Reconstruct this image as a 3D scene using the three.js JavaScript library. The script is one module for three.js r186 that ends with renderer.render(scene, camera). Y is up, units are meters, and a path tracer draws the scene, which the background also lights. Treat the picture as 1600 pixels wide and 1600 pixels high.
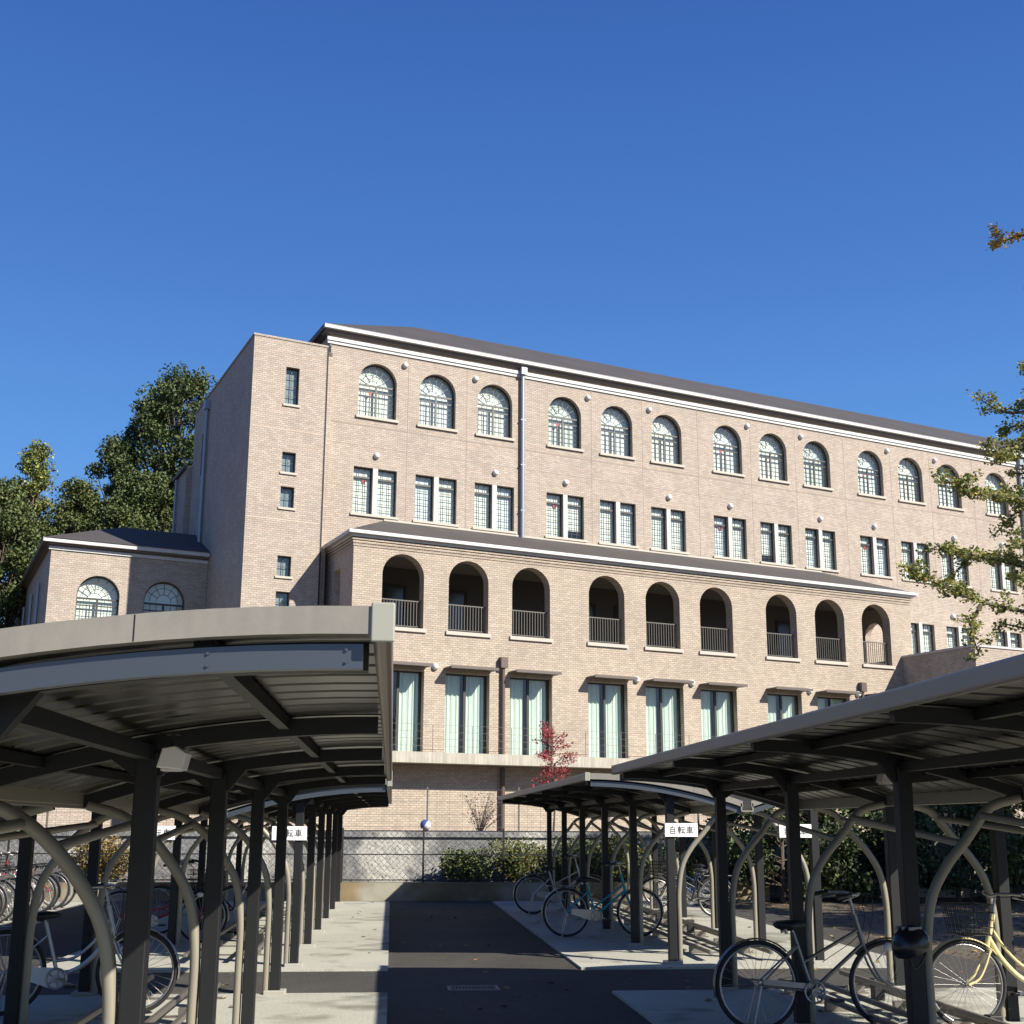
import * as THREE from 'three';
import { mergeGeometries } from 'three/addons/utils/BufferGeometryUtils.js';
import { RoundedBoxGeometry } from 'three/addons/geometries/RoundedBoxGeometry.js';

// ---------------------------------------------------------------- camera, sky, sun, exposure
const scene = new THREE.Scene();
// lens: focal length 1915 px for a 1600 px wide picture, the picture is the upper part of a taller frame
const camera = new THREE.PerspectiveCamera(48.76, 1, 0.1, 2000);
camera.setViewOffset(1736, 1736, 68, 0, 1600, 1600);
camera.position.set(0, 1.55, 0);
camera.rotation.order = 'YXZ';
camera.rotation.set(0.2173, -0.0946, 0.0046);
camera.updateProjectionMatrix();

const renderer = new THREE.WebGLRenderer({ antialias: true });
renderer.toneMapping = THREE.LinearToneMapping;
renderer.toneMappingExposure = 1.66;
renderer.shadowMap.enabled = true;

const SUN = new THREE.Vector3(2.27, 2.1, 2.0).normalize();
const sun = new THREE.DirectionalLight(new THREE.Color(1.0, 0.94, 0.83), 5);
sun.position.copy(SUN).multiplyScalar(120).add(new THREE.Vector3(0, 0, -30));
sun.target.position.set(0, 0, -30);
sun.castShadow = true;
sun.shadow.mapSize.set(4096, 4096);
Object.assign(sun.shadow.camera, { left: -60, right: 60, top: 60, bottom: -60, near: 1, far: 300 });
scene.add(sun, sun.target);

{ // clear autumn sky: deep blue overhead, paler towards the horizon all round, a little brighter towards the sun
  const w = 256, h = 128, d = new Float32Array(w * h * 4);
  const mix = (a, b, t) => a.map((v, i) => v + (b[i] - v) * t);
  const stops = [[-1, [0.13, 0.12, 0.11]], [-0.02, [0.2, 0.2, 0.2]], [0.0, [0.60, 0.68, 0.78]], [0.13, [0.22, 0.42, 0.77]], [0.28, [0.112, 0.305, 0.70]], [0.42, [0.070, 0.198, 0.55]], [0.62, [0.038, 0.118, 0.40]], [1, [0.024, 0.075, 0.29]]];
  for (let j = 0; j < h; j++) for (let i = 0; i < w; i++) {
    const el = ((j + 0.5) / h - 0.5) * Math.PI, az = ((i + 0.5) / w - 0.5) * 2 * Math.PI;
    const y = Math.sin(el), dir = new THREE.Vector3(Math.cos(el) * Math.cos(az), y, Math.cos(el) * Math.sin(az));
    let k = 0; while (k < stops.length - 2 && y > stops[k + 1][0]) k++;
    let c = mix(stops[k][1], stops[k + 1][1], Math.min(1, Math.max(0, (y - stops[k][0]) / (stops[k + 1][0] - stops[k][0]))));
    const g = Math.max(0, dir.dot(SUN)), glow = y > 0 ? 0.5 * Math.pow(g, 6) : 0;
    c = [c[0] + glow * 0.5, c[1] + glow * 0.55, c[2] + glow * 0.6];
    d.set([c[0] * 0.66, c[1] * 0.66, c[2] * 0.66, 1], (j * w + i) * 4);
  }
  const sky = new THREE.DataTexture(d, w, h, THREE.RGBAFormat, THREE.FloatType);
  sky.mapping = THREE.EquirectangularReflectionMapping;
  sky.magFilter = THREE.LinearFilter; sky.minFilter = THREE.LinearFilter; sky.wrapS = THREE.RepeatWrapping; sky.needsUpdate = true;
  scene.background = sky; scene.environment = sky;
}

// ---------------------------------------------------------------- helpers
const PI = Math.PI;
function rng(seed) { let s = seed | 0; return () => { s = (s + 0x6d2b79f5) | 0; let t = Math.imul(s ^ (s >>> 15), 1 | s); t = (t + Math.imul(t ^ (t >>> 7), 61 | t)) ^ t; return ((t ^ (t >>> 14)) >>> 0) / 4294967296; }; }
const V = (x, y, z) => new THREE.Vector3(x, y, z);
const used = {};
function numbered(n) { if (!(n in used)) { used[n] = 0; return n; } used[n]++; return n + '_' + String(used[n]).padStart(3, '0'); }
function tag(o, label, category, group, kind) { if (label) o.userData.label = label; if (category) o.userData.category = category; if (group) o.userData.group = group; if (kind) o.userData.kind = kind; return o; }
function thing(name, label, category, pos = [0, 0, 0], turn = 0, group) { const o = new THREE.Group(); o.name = numbered(name); scene.add(o); o.position.set(...pos); o.rotation.y = turn; return tag(o, label, category, group); }
function clean(g) { g = g.index ? g.toNonIndexed() : g; for (const k of Object.keys(g.attributes)) if (!['position', 'normal', 'uv'].includes(k)) g.deleteAttribute(k); g.morphAttributes = {}; return g; }
function merge(list) { return list.length === 1 ? list[0] : mergeGeometries(list.map(clean), false); }
function part(parent, name, geo, mat) { const m = new THREE.Mesh(Array.isArray(geo) ? merge(geo) : geo, mat); m.name = name; m.castShadow = m.receiveShadow = true; parent.add(m); return m; }
function solo(name, geo, mat, label, category, group) { const m = part(scene, numbered(name), geo, mat); return tag(m, label, category, group); }
function structure(name, geo, mat) { const m = part(scene, numbered(name), geo, mat); m.userData.kind = 'structure'; return m; }
// uv in metres from the position, by the way each face points
function muv(g) {
  g = g.index ? g.toNonIndexed() : g; const p = g.attributes.position, n = g.attributes.normal, uv = new Float32Array(p.count * 2);
  for (let i = 0; i < p.count; i++) {
    const ax = Math.abs(n.getX(i)), ay = Math.abs(n.getY(i)), az = Math.abs(n.getZ(i));
    if (ay > ax && ay > az) { uv[2 * i] = p.getX(i); uv[2 * i + 1] = p.getZ(i); } else if (ax > az) { uv[2 * i] = p.getZ(i); uv[2 * i + 1] = p.getY(i); } else { uv[2 * i] = p.getX(i); uv[2 * i + 1] = p.getY(i); }
  }
  g.setAttribute('uv', new THREE.BufferAttribute(uv, 2)); return g;
}
// box from corner to corner
function bx(x0, x1, y0, y1, z0, z1) { const g = new THREE.BoxGeometry(x1 - x0, y1 - y0, z1 - z0); g.translate((x0 + x1) / 2, (y0 + y1) / 2, (z0 + z1) / 2); return muv(g); }
function rbx(x0, x1, y0, y1, z0, z1, r = 0.01) { const g = new RoundedBoxGeometry(x1 - x0, y1 - y0, z1 - z0, 2, r); g.translate((x0 + x1) / 2, (y0 + y1) / 2, (z0 + z1) / 2); return clean(g); }
function bar(a, b, r, seg = 6, r2 = r) { const d = b.clone().sub(a), g = new THREE.CylinderGeometry(r2, r, d.length(), seg); g.applyQuaternion(new THREE.Quaternion().setFromUnitVectors(V(0, 1, 0), d.clone().normalize())); g.translate((a.x + b.x) / 2, (a.y + b.y) / 2, (a.z + b.z) / 2); return clean(g); }
function stick(a, b, w, h) { const d = b.clone().sub(a), g = new THREE.BoxGeometry(w, d.length(), h); g.applyQuaternion(new THREE.Quaternion().setFromUnitVectors(V(0, 1, 0), d.clone().normalize())); g.translate((a.x + b.x) / 2, (a.y + b.y) / 2, (a.z + b.z) / 2); return clean(g); }
function tube(pts, r, seg = 24, rad = 8) { return clean(new THREE.TubeGeometry(new THREE.CatmullRomCurve3(pts), seg, r, rad, false)); }
function taper(pts, r0, r1, seg = 8, rad = 6) { // a tapered limb
  const c = new THREE.CatmullRomCurve3(pts), g = new THREE.TubeGeometry(c, seg, 1, rad, false), p = g.attributes.position, q = V(0, 0, 0);
  for (let i = 0; i <= seg; i++) { c.getPointAt(i / seg, q); const r = r0 + (r1 - r0) * (i / seg); for (let j = 0; j <= rad; j++) { const k = i * (rad + 1) + j; p.setXYZ(k, q.x + (p.getX(k) - q.x) * r, q.y + (p.getY(k) - q.y) * r, q.z + (p.getZ(k) - q.z) * r); } }
  return clean(g);
}
function extrude(shape, z0, z1, curve = 16) { const g = new THREE.ExtrudeGeometry(shape, { depth: z1 - z0, bevelEnabled: false, curveSegments: curve }); g.translate(0, 0, z0); return clean(g); }
function rectPath(x0, x1, y0, y1, P = THREE.Path) { const s = new P(); s.moveTo(x0, y0); s.lineTo(x1, y0); s.lineTo(x1, y1); s.lineTo(x0, y1); s.closePath(); return s; }
function archPath(c, w, y0, y1, P = THREE.Path) { const r = w / 2, sp = y1 - r, s = new P(); s.moveTo(c - r, y0); s.lineTo(c + r, y0); s.lineTo(c + r, sp); s.absarc(c, sp, r, 0, PI, false); s.closePath(); return s; }
function faces(tris, uvScale = 1) { // flat polygons given as lists of points
  const pos = [], uv = [];
  for (const poly of tris) { const P = poly.map((q) => V(...q)), n = P[1].clone().sub(P[0]).cross(P[2].clone().sub(P[0])).normalize(), ux = P[1].clone().sub(P[0]).normalize(), vx = n.clone().cross(ux); for (let i = 1; i < P.length - 1; i++) for (const q of [P[0], P[i], P[i + 1]]) { pos.push(q.x, q.y, q.z); const d = q.clone().sub(P[0]); uv.push(d.dot(ux) * uvScale, d.dot(vx) * uvScale); } }
  const g = new THREE.BufferGeometry(); g.setAttribute('position', new THREE.Float32BufferAttribute(pos, 3)); g.setAttribute('uv', new THREE.Float32BufferAttribute(uv, 2)); g.computeVertexNormals(); return g;
}

// ---------------------------------------------------------------- procedural textures
function noiseGrid(n, seed) { const r = rng(seed), a = new Float32Array(n * n); for (let i = 0; i < a.length; i++) a[i] = r(); return (u, v) => { u = (u - Math.floor(u)) * n; v = (v - Math.floor(v)) * n; const x = Math.floor(u), y = Math.floor(v); let fx = u - x, fy = v - y; fx = fx * fx * (3 - 2 * fx); fy = fy * fy * (3 - 2 * fy); const x1 = (x + 1) % n, y1 = (y + 1) % n, x0 = x % n, y0 = y % n; return (a[y0 * n + x0] * (1 - fx) + a[y0 * n + x1] * fx) * (1 - fy) + (a[y1 * n + x0] * (1 - fx) + a[y1 * n + x1] * fx) * fy; }; }
function fbm(ns, seed) { const g = ns.map((n, i) => noiseGrid(n, seed + i * 17)); return (u, v) => { let s = 0, a = 1, t = 0; for (const f of g) { s += f(u, v) * a; t += a; a *= 0.62; } return s / t; }; }
const s8 = (v) => Math.max(0, Math.min(255, Math.round(255 * (v <= 0.0031308 ? 12.92 * v : 1.055 * Math.pow(v, 1 / 2.4) - 0.055))));
function colourTex(size, metres, fn) { const d = new Uint8Array(size * size * 4); for (let j = 0; j < size; j++) for (let i = 0; i < size; i++) { const c = fn((i + 0.5) / size, (j + 0.5) / size); const o = (j * size + i) * 4; d[o] = s8(c[0]); d[o + 1] = s8(c[1]); d[o + 2] = s8(c[2]); d[o + 3] = 255; } const t = new THREE.DataTexture(d, size, size); t.colorSpace = THREE.SRGBColorSpace; t.wrapS = t.wrapT = THREE.RepeatWrapping; t.magFilter = THREE.LinearFilter; t.repeat.set(1 / metres, 1 / metres); t.needsUpdate = true; return t; }
function valueTex(size, metres, fn) { const d = new Uint8Array(size * size * 4); for (let j = 0; j < size; j++) for (let i = 0; i < size; i++) { const c = Math.max(0, Math.min(255, Math.round(255 * fn((i + 0.5) / size, (j + 0.5) / size)))); d.set([c, c, c, 255], (j * size + i) * 4); } const t = new THREE.DataTexture(d, size, size); t.wrapS = t.wrapT = THREE.RepeatWrapping; t.magFilter = THREE.LinearFilter; t.repeat.set(1 / metres, 1 / metres); t.needsUpdate = true; return t; }
const lin = (r, g, b) => new THREE.Color().setRGB(r, g, b);
const std = (c, roughness = 0.7, metalness = 0, extra = {}) => new THREE.MeshStandardMaterial({ color: lin(...c), roughness, metalness, ...extra });

// brick tile cladding: 20 cm x 8 cm pieces in stretcher bond, 8 m of wall
const BW = 40, BH = 100, BM = 8, brickTone = (() => { const r = rng(5), a = new Float32Array(BW * BH * 2); for (let i = 0; i < a.length; i++) a[i] = r(); return a; })();
function brickAt(u, v) { const row = Math.floor(v * BH), fy = v * BH - row, sh = (row % 2) * 0.5; let x = u * BW + sh; const col = Math.floor(x) % BW, fx = x - Math.floor(x); const joint = fx < 0.055 || fy < 0.13; return { joint, i: (row % BH) * BW + col, fx, fy }; }
function brickTex(base, mortar, seed) { const n = fbm([5, 11, 29, 67], seed), f = noiseGrid(512, seed + 3), st = noiseGrid(48, seed + 7); return colourTex(2048, BM, (u, v) => { const b = brickAt(u, v), patch = 0.84 + 0.24 * n(u, v) + 0.08 * st(u, v * 0.125), gr = 0.95 + 0.1 * f(u, v); if (b.joint) return mortar.map((c) => c * patch * gr); const t = 0.88 + 0.24 * brickTone[b.i], w = brickTone[b.i + BW * BH]; return [base[0] * t * patch * gr, base[1] * t * patch * gr * (0.97 + 0.05 * w), base[2] * t * patch * gr * (0.94 + 0.1 * w)]; }); }
const brickBump = valueTex(2048, BM, (u, v) => { const b = brickAt(u, v); return b.joint ? 0 : 0.75 + 0.25 * brickTone[b.i]; });
const M = {};
M.brick = new THREE.MeshStandardMaterial({ map: brickTex([0.40, 0.337, 0.28], [0.20, 0.168, 0.14], 11), bumpMap: brickBump, bumpScale: 0.006, roughness: 0.85 });
M.brickWarm = new THREE.MeshStandardMaterial({ map: brickTex([0.405, 0.337, 0.268], [0.20, 0.165, 0.13], 31), bumpMap: brickBump, bumpScale: 0.006, roughness: 0.85 });
{ const n = fbm([3, 9, 31, 97], 71), f = noiseGrid(256, 74); const sv = noiseGrid(64, 79); M.slab = new THREE.MeshStandardMaterial({ map: colourTex(512, 3, (u, v) => { const a = 0.58 + 0.45 * n(u, v) + 0.28 * sv(u, v * 0.06), b = 0.94 + 0.12 * f(u, v); return [0.42 * a * b, 0.39 * a * b, 0.325 * a * b]; }), roughness: 0.88 }); }
{ const n = fbm([4, 9, 23, 61, 160], 81), f = noiseGrid(512, 84), m = fbm([6, 17, 40], 87); // pads: pale concrete with worn stains
  const map = colourTex(1024, 5, (u, v) => { const a = 0.78 + 0.34 * n(u, v), b = 0.9 + 0.2 * f(u, v), st = Math.max(0, m(u, v) - 0.56) * 2.2; return [0.43 * a * b * (1 - st), 0.42 * a * b * (1 - st), 0.35 * a * b * (1 - st * 1.05)]; });
  M.pad = new THREE.MeshStandardMaterial({ map, bumpMap: valueTex(512, 1.3, fbm([64, 128, 256], 88)), bumpScale: 0.004, roughness: 0.9 }); }
{ const n = fbm([3, 8, 21, 64], 91), f = noiseGrid(1024, 94), g2 = noiseGrid(512, 96), crk = fbm([3, 7, 19, 41], 98), crm = fbm([4, 9], 99); const map = colourTex(1024, 6, (u, v) => { const cr = Math.abs(crk(u, v) - 0.5), cm = crm(u, v), a = (0.5 + 0.95 * n(u, v)) * (cr < 0.004 && cm > 0.55 ? 0.45 : 1), s = f(u, v), b = s > 0.93 ? 2.2 : 0.75 + 0.5 * g2(u, v); return [0.056 * a * b, 0.0505 * a * b, 0.043 * a * b]; });
  M.asphalt = new THREE.MeshStandardMaterial({ map, bumpMap: valueTex(512, 0.8, fbm([96, 200], 97)), bumpScale: 0.006, roughness: 0.92 }); }
{ const n = fbm([4, 12, 40, 130], 101), f = noiseGrid(512, 104); M.earth = new THREE.MeshStandardMaterial({ map: colourTex(1024, 6, (u, v) => { const a = 0.6 + 0.7 * n(u, v), b = 0.75 + 0.5 * f(u, v); return [0.115 * a * b, 0.088 * a * b, 0.060 * a * b]; }), bumpMap: valueTex(512, 2, fbm([32, 96, 200], 105)), bumpScale: 0.02, roughness: 1 }); }
{ const n = fbm([5, 13, 37, 90], 111), m = fbm([3, 7, 17], 117), f = noiseGrid(512, 113); // rough faced concrete blocks of the retaining wall, mottled with darker grey patches
  M.retaining = new THREE.MeshStandardMaterial({ map: colourTex(1024, 3.2, (u, v) => { const a = 0.65 + 0.55 * n(u, v), k = Math.min(1, Math.max(0, (m(u, v) - 0.48) * 7)), b = 0.85 + 0.3 * f(u, v); const c = [0.47 * (1 - k) + 0.20 * k, 0.46 * (1 - k) + 0.20 * k, 0.41 * (1 - k) + 0.20 * k]; return c.map((q) => q * a * b); }), bumpMap: valueTex(512, 1.2, fbm([12, 30, 80], 119)), bumpScale: 0.03, roughness: 0.95 });
  M.kerb = new THREE.MeshStandardMaterial({ map: colourTex(512, 3, (u, v) => { const a = 0.65 + 0.5 * n(u, v), k = Math.min(1, Math.max(0, (m(u, v) - 0.42) * 4)); const c = [0.34 * (1 - k) + 0.25 * k, 0.32 * (1 - k) + 0.19 * k, 0.26 * (1 - k) + 0.11 * k]; return c.map((q) => q * a); }), roughness: 0.95 }); }
{ const n = fbm([4, 12, 40], 121), f = noiseGrid(256, 124); M.roof = new THREE.MeshStandardMaterial({ map: colourTex(1024, 4, (u, v) => { const row = Math.floor(v * 16), fy = v * 16 - row, fx = (u * 8 + (row % 2) * 0.5) % 1; const e = fy < 0.08 || fx < 0.02 ? 0.55 : 1; const a = (0.8 + 0.35 * n(u, v)) * e * (0.9 + 0.2 * f(u, v)); return [0.066 * a, 0.058 * a, 0.055 * a]; }), roughness: 0.75 }); }
{ const n = fbm([6, 20, 60], 131); M.bark = new THREE.MeshStandardMaterial({ map: colourTex(256, 1, (u, v) => { const a = 0.6 + 0.7 * n(u * 3, v); return [0.12 * a, 0.095 * a, 0.07 * a]; }), roughness: 1 }); }
{ const n = fbm([6, 19, 50], 171), st = noiseGrid(90, 173); M.white = new THREE.MeshStandardMaterial({ map: colourTex(512, 4, (u, v) => { const a = 0.78 + 0.22 * n(u, v) + 0.16 * st(u, v * 0.1); return [0.57 * a, 0.565 * a, 0.55 * a]; }), roughness: 0.6 }); };
M.stone = std([0.46, 0.42, 0.36], 0.8);
M.pier = std([0.46, 0.45, 0.44], 0.7);
M.soffit = std([0.16, 0.14, 0.13], 0.8);
M.pipe = std([0.29, 0.32, 0.37], 0.4, 0.3);
M.pipeBrown = std([0.10, 0.07, 0.06], 0.5);
M.winFrame = std([0.045, 0.045, 0.042], 0.45, 0.2);
M.blind = std([0.78, 0.80, 0.73], 0.9);
M.blindBlue = std([0.73, 0.77, 0.77], 0.9);
{ const n = noiseGrid(128, 141); M.curtain = new THREE.MeshStandardMaterial({ map: colourTex(256, 1, (u, v) => { const a = 0.94 + 0.12 * n(u, v * 0.1); return [0.55 * a, 0.63 * a, 0.55 * a]; }), roughness: 0.95 }); }
M.glass = new THREE.MeshPhysicalMaterial({ color: lin(0.96, 0.98, 0.97), roughness: 0.02, transmission: 1, thickness: 0, ior: 1.5 });
M.dark = std([0.03, 0.03, 0.032], 0.8);
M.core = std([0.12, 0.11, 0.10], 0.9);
M.awning = std([0.11, 0.09, 0.08], 0.55, 0.2);
M.rail = std([0.10, 0.095, 0.085], 0.5, 0.3);
M.railThin = std([0.16, 0.14, 0.13], 0.6, 0.3);
M.red = std([0.62, 0.07, 0.06], 0.6);
// shelters
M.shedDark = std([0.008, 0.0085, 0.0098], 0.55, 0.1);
M.endBeam = std([0.105, 0.118, 0.135], 0.4, 0.7);
M.shedTan = std([0.27, 0.25, 0.195], 0.45, 0.15);
{ const n = fbm([5, 14, 40, 110], 181), st = noiseGrid(64, 183), f = noiseGrid(256, 185); M.shedFascia = new THREE.MeshStandardMaterial({ map: colourTex(512, 1.2, (u, v) => { const a = 0.80 + 0.24 * n(u, v) + 0.10 * st(u, v * 0.2) + 0.06 * f(u, v); return [0.212 * a, 0.197 * a, 0.168 * a]; }), roughness: 0.55 }); }
M.gutter = std([0.25, 0.215, 0.18], 0.45, 0.3);
M.cap = std([0.30, 0.30, 0.25], 0.5);
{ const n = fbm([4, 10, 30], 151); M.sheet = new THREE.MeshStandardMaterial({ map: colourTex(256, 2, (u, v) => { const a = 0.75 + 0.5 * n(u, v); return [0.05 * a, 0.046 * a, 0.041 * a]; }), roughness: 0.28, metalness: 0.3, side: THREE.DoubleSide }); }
M.footing = std([0.34, 0.33, 0.29], 0.9);
M.steel = std([0.42, 0.41, 0.40], 0.35, 0.85);
M.rackSteel = std([0.26, 0.24, 0.21], 0.45, 0.7);
M.black = std([0.018, 0.018, 0.02], 0.5);
M.rubber = std([0.022, 0.022, 0.023], 0.75);
M.lampBody = std([0.74, 0.72, 0.66], 0.4);
M.wire = std([0.03, 0.032, 0.035], 0.5, 0.3);

// ---------------------------------------------------------------- ground
const sheet = (x0, x1, zf, zn, y) => { const g = new THREE.PlaneGeometry(x1 - x0, zf - zn); g.rotateX(-PI / 2); g.translate((x0 + x1) / 2, y, -(zf + zn) / 2); return muv(g); };
structure('ground', sheet(-600, 600, 900, -300, -0.03), M.earth);
structure('asphalt', sheet(-40, 7.0, 26.85, -40, 0), M.asphalt);
{ // raised terrace behind the retaining wall, carrying the building
  structure('terrace', bx(-70, 80, -0.02, 1.28, -130, -28.75), M.earth);
}
{ // wooded hill behind the left wing
  const nx = 40, nz = 30, g = new THREE.PlaneGeometry(90, 70, nx, nz); g.rotateX(-PI / 2); g.translate(-45, 0, -95); const p = g.attributes.position, n = fbm([4, 9], 161);
  for (let i = 0; i < p.count; i++) { const x = p.getX(i), z = -p.getZ(i); const a = Math.min(1, Math.max(0, (z - 61) / 14)), b = Math.min(1, Math.max(0, (-3 - x) / 8)), s = (t) => t * t * (3 - 2 * t); p.setY(i, 1.2 + s(a) * s(b) * (8 + 3 * n(x / 60 + 0.5, z / 60)) - (a * b <= 0 ? 0.1 : 0)); }
  g.computeVertexNormals(); structure('hill', muv(g), M.earth);
}

// ---------------------------------------------------------------- the university building
const AL = 0.36213, S = 2.64, PER = 2 * S + 3.377;
const uc = (i) => Math.floor(i / 3) * PER + (i % 3) * S;
const B = thing('brick_building', 'long four storey beige brick building with arched windows and arcade', 'building', [-0.9975, 0, -47.549], AL);
const W4 = 1.623, Y4S = 17.66, Y4T = 19.97, W3 = 1.828, Y3S = 13.60, Y3T = 15.52, WA = 1.641, DA = 3.387, YAS = 8.61, YAT = 11.34, WG = 1.795;
const U1 = 47;
const wall = (name, geo, mat = M.brick) => part(B, name, geo, mat);

function holeRect(s, x0, x1, y0, y1) { s.holes.push(rectPath(x0, x1, y0, y1)); }
{ // main front wall
  const s = rectPath(-2.1, U1, 1.0, 20.878, THREE.Shape);
  for (let i = 0; i < 16; i++) {
    const c = uc(i); if (c > U1 - 1.5) break;
    s.holes.push(archPath(c, W4, Y4S, Y4T));
    for (const k of [-1, 1]) holeRect(s, c + (k < 0 ? -W3 / 2 : 0.11), c + (k < 0 ? -0.11 : W3 / 2), Y3S, Y3T);
    if (i >= 10) for (const k of [-1, 1]) holeRect(s, c + (k < 0 ? -W3 / 2 : 0.11), c + (k < 0 ? -0.11 : W3 / 2), 9.55, 11.42);
  }
  wall('main_wall', extrude(s, -0.35, 0));
  wall('side_wall', bx(-2.1, -1.75, 1.0, 20.87, -11.6, -0.352));
  wall('side_wall', bx(U1 - 0.35, U1, 1.0, 20.87, -11.6, -0.352));
  wall('rear_wall', bx(-1.748, U1 - 0.352, 1.0, 20.87, -11.6, -11.25));
  part(B, 'added_light_block', bx(-1.7, U1 - 0.4, 1.0, 20.8, -11.2, -0.62), M.core);  // unseen solid block added inside so no light leaks through
}
// window kinds, each a group: frame, muntins, panes, blind, sill
function group(name) { const g = new THREE.Group(); g.name = name; return g; }
function archWindow(w, h, blind = M.blind, cols = 3, rows = 5) { // origin: sill centre, wall face at z = 0
  const g = group('window'), r = w / 2, sp = h - r, zf = -0.20, t = 0.05;
  const o = archPath(0, w, 0, h, THREE.Shape); o.holes.push(archPath(0, w - 2 * t, t, h - t));
  const tr = sp - 0.10, fr = [extrude(o, zf - 0.06, zf, 20), bx(-r + t, r - t, tr - 0.035, tr + 0.035, zf - 0.058, zf + 0.004), bx(-0.04, 0.04, t, tr - 0.037, zf - 0.057, zf + 0.006), bx(-0.29, -0.25, t, tr - 0.302, zf - 0.052, zf - 0.006), bx(-r + t, -0.042, tr - 0.30, tr - 0.255, zf - 0.055, zf - 0.004), bx(0.042, r - t, tr - 0.30, tr - 0.255, zf - 0.055, zf - 0.004)];
  part(g, 'frame', fr, M.winFrame);
  const mu = [], m = 0.008, z0 = zf - 0.045, z1 = zf - 0.012;
  for (const k of [-1, 1]) { const x0 = k < 0 ? -r + t : 0.04, x1 = k < 0 ? -0.04 : r - t; for (let i = 1; i < cols; i++) { const x = x0 + (x1 - x0) * i / cols; mu.push(bx(x - m, x + m, t, tr - 0.03, z0, z1)); } for (let j = 1; j < rows; j++) { const y = t + (tr - 0.30 - t) * j / rows; mu.push(bx(x0, x1, y - m, y + m, z0 + 0.003, z1 - 0.003)); } }
  for (let i = 0; i <= 6; i++) { const a = PI * (0.5 + i - 0.5 + 0) / 6; if (i === 0 || i === 6) continue; const dx = Math.cos(a), dy = Math.sin(a); mu.push(stick(V(dx * 0.28, sp + dy * 0.28, zf - 0.03), V(dx * (r - t), sp + dy * (r - t), zf - 0.03), 0.02, 0.03)); }
  mu.push(clean(new THREE.TorusGeometry(0.30, 0.011, 4, 14, PI).translate(0, sp, zf - 0.03)), clean(new THREE.TorusGeometry(0.56 * w / 1.62, 0.011, 4, 18, PI).translate(0, sp, zf - 0.031)));
  part(g, 'muntins', mu, M.winFrame);
  for (const k of [-1, 1]) part(g, 'pane', bx(k < 0 ? -r + t : 0.03, k < 0 ? -0.03 : r - t, t, tr - 0.02, zf - 0.032, zf - 0.026), M.glass);
  part(g, 'pane', extrude(archPath(0, w - 2 * t, tr + 0.02, h - t, THREE.Shape), zf - 0.0325, zf - 0.0265, 16), M.glass);
  part(g, 'blind', bx(-r - 0.05, r + 0.05, 0, h + 0.05, zf - 0.24, zf - 0.20), blind);
  part(g, 'sill', bx(-r - 0.10, r + 0.10, -0.11, -0.004, -0.15, 0.09), M.stone);
  return g;
}
function rectWindow(w, h, blind = M.blind, cols = 3, rows = 6, transom = true, lift = 0) { // lift: how far a blind is drawn up
  const g = group('window'), r = w / 2, zf = -0.15, t = 0.04;
  const o = rectPath(-r, r, 0, h, THREE.Shape); o.holes.push(rectPath(-r + t, r - t, t, h - t));
  const tr = h * 0.80, fr = [extrude(o, zf - 0.06, zf)];
  if (transom) fr.push(bx(-r + t, r - t, tr - 0.05, tr + 0.03, zf - 0.058, zf + 0.004));
  part(g, 'frame', fr, M.winFrame);
  const mu = [], m = 0.008; for (let i = 1; i < cols; i++) { const x = -r + w * i / cols; mu.push(bx(x - m, x + m, t, h - t, zf - 0.045, zf - 0.012)); } for (let j = 1; j < rows; j++) { const y = (transom ? tr : h) * j / rows; mu.push(bx(-r + t, r - t, y - m, y + m, zf - 0.042, zf - 0.015)); }
  part(g, 'muntins', mu, M.winFrame);
  if (transom) { part(g, 'pane', bx(-r + t, r - t, t, tr - 0.03, zf - 0.032, zf - 0.026), M.glass); part(g, 'pane', bx(-r + t, r - t, tr + 0.02, h - t, zf - 0.032, zf - 0.026), M.glass); } else part(g, 'pane', bx(-r + t, r - t, t, h - t, zf - 0.032, zf - 0.026), M.glass);
  part(g, 'blind', bx(-r - 0.05, r + 0.05, lift - 0.02, h + 0.05, zf - 0.16, zf - 0.12), blind);
  return g;
}
function put(proto, first, parent, x, y, z) { const o = first.done ? proto.clone() : proto; first.done = true; o.position.set(x, y, z); parent.add(o); return o; }
const triShape = (() => { const s = new THREE.Shape(); s.moveTo(-0.11, 0); s.lineTo(0.11, 0); s.lineTo(0, -0.19); s.closePath(); return s; })();
M.blindGrey = std([0.60, 0.63, 0.60], 0.9);
const redMark = extrude(triShape, 0, 0.006);
const vent = (() => { const pts = [[0, 0.16], [0.06, 0.155], [0.10, 0.13], [0.125, 0.08], [0.13, 0]].map(([r, y]) => new THREE.Vector2(r, y)); const g = new THREE.LatheGeometry(pts, 16); g.rotateX(PI / 2); return clean(g); })();
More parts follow.
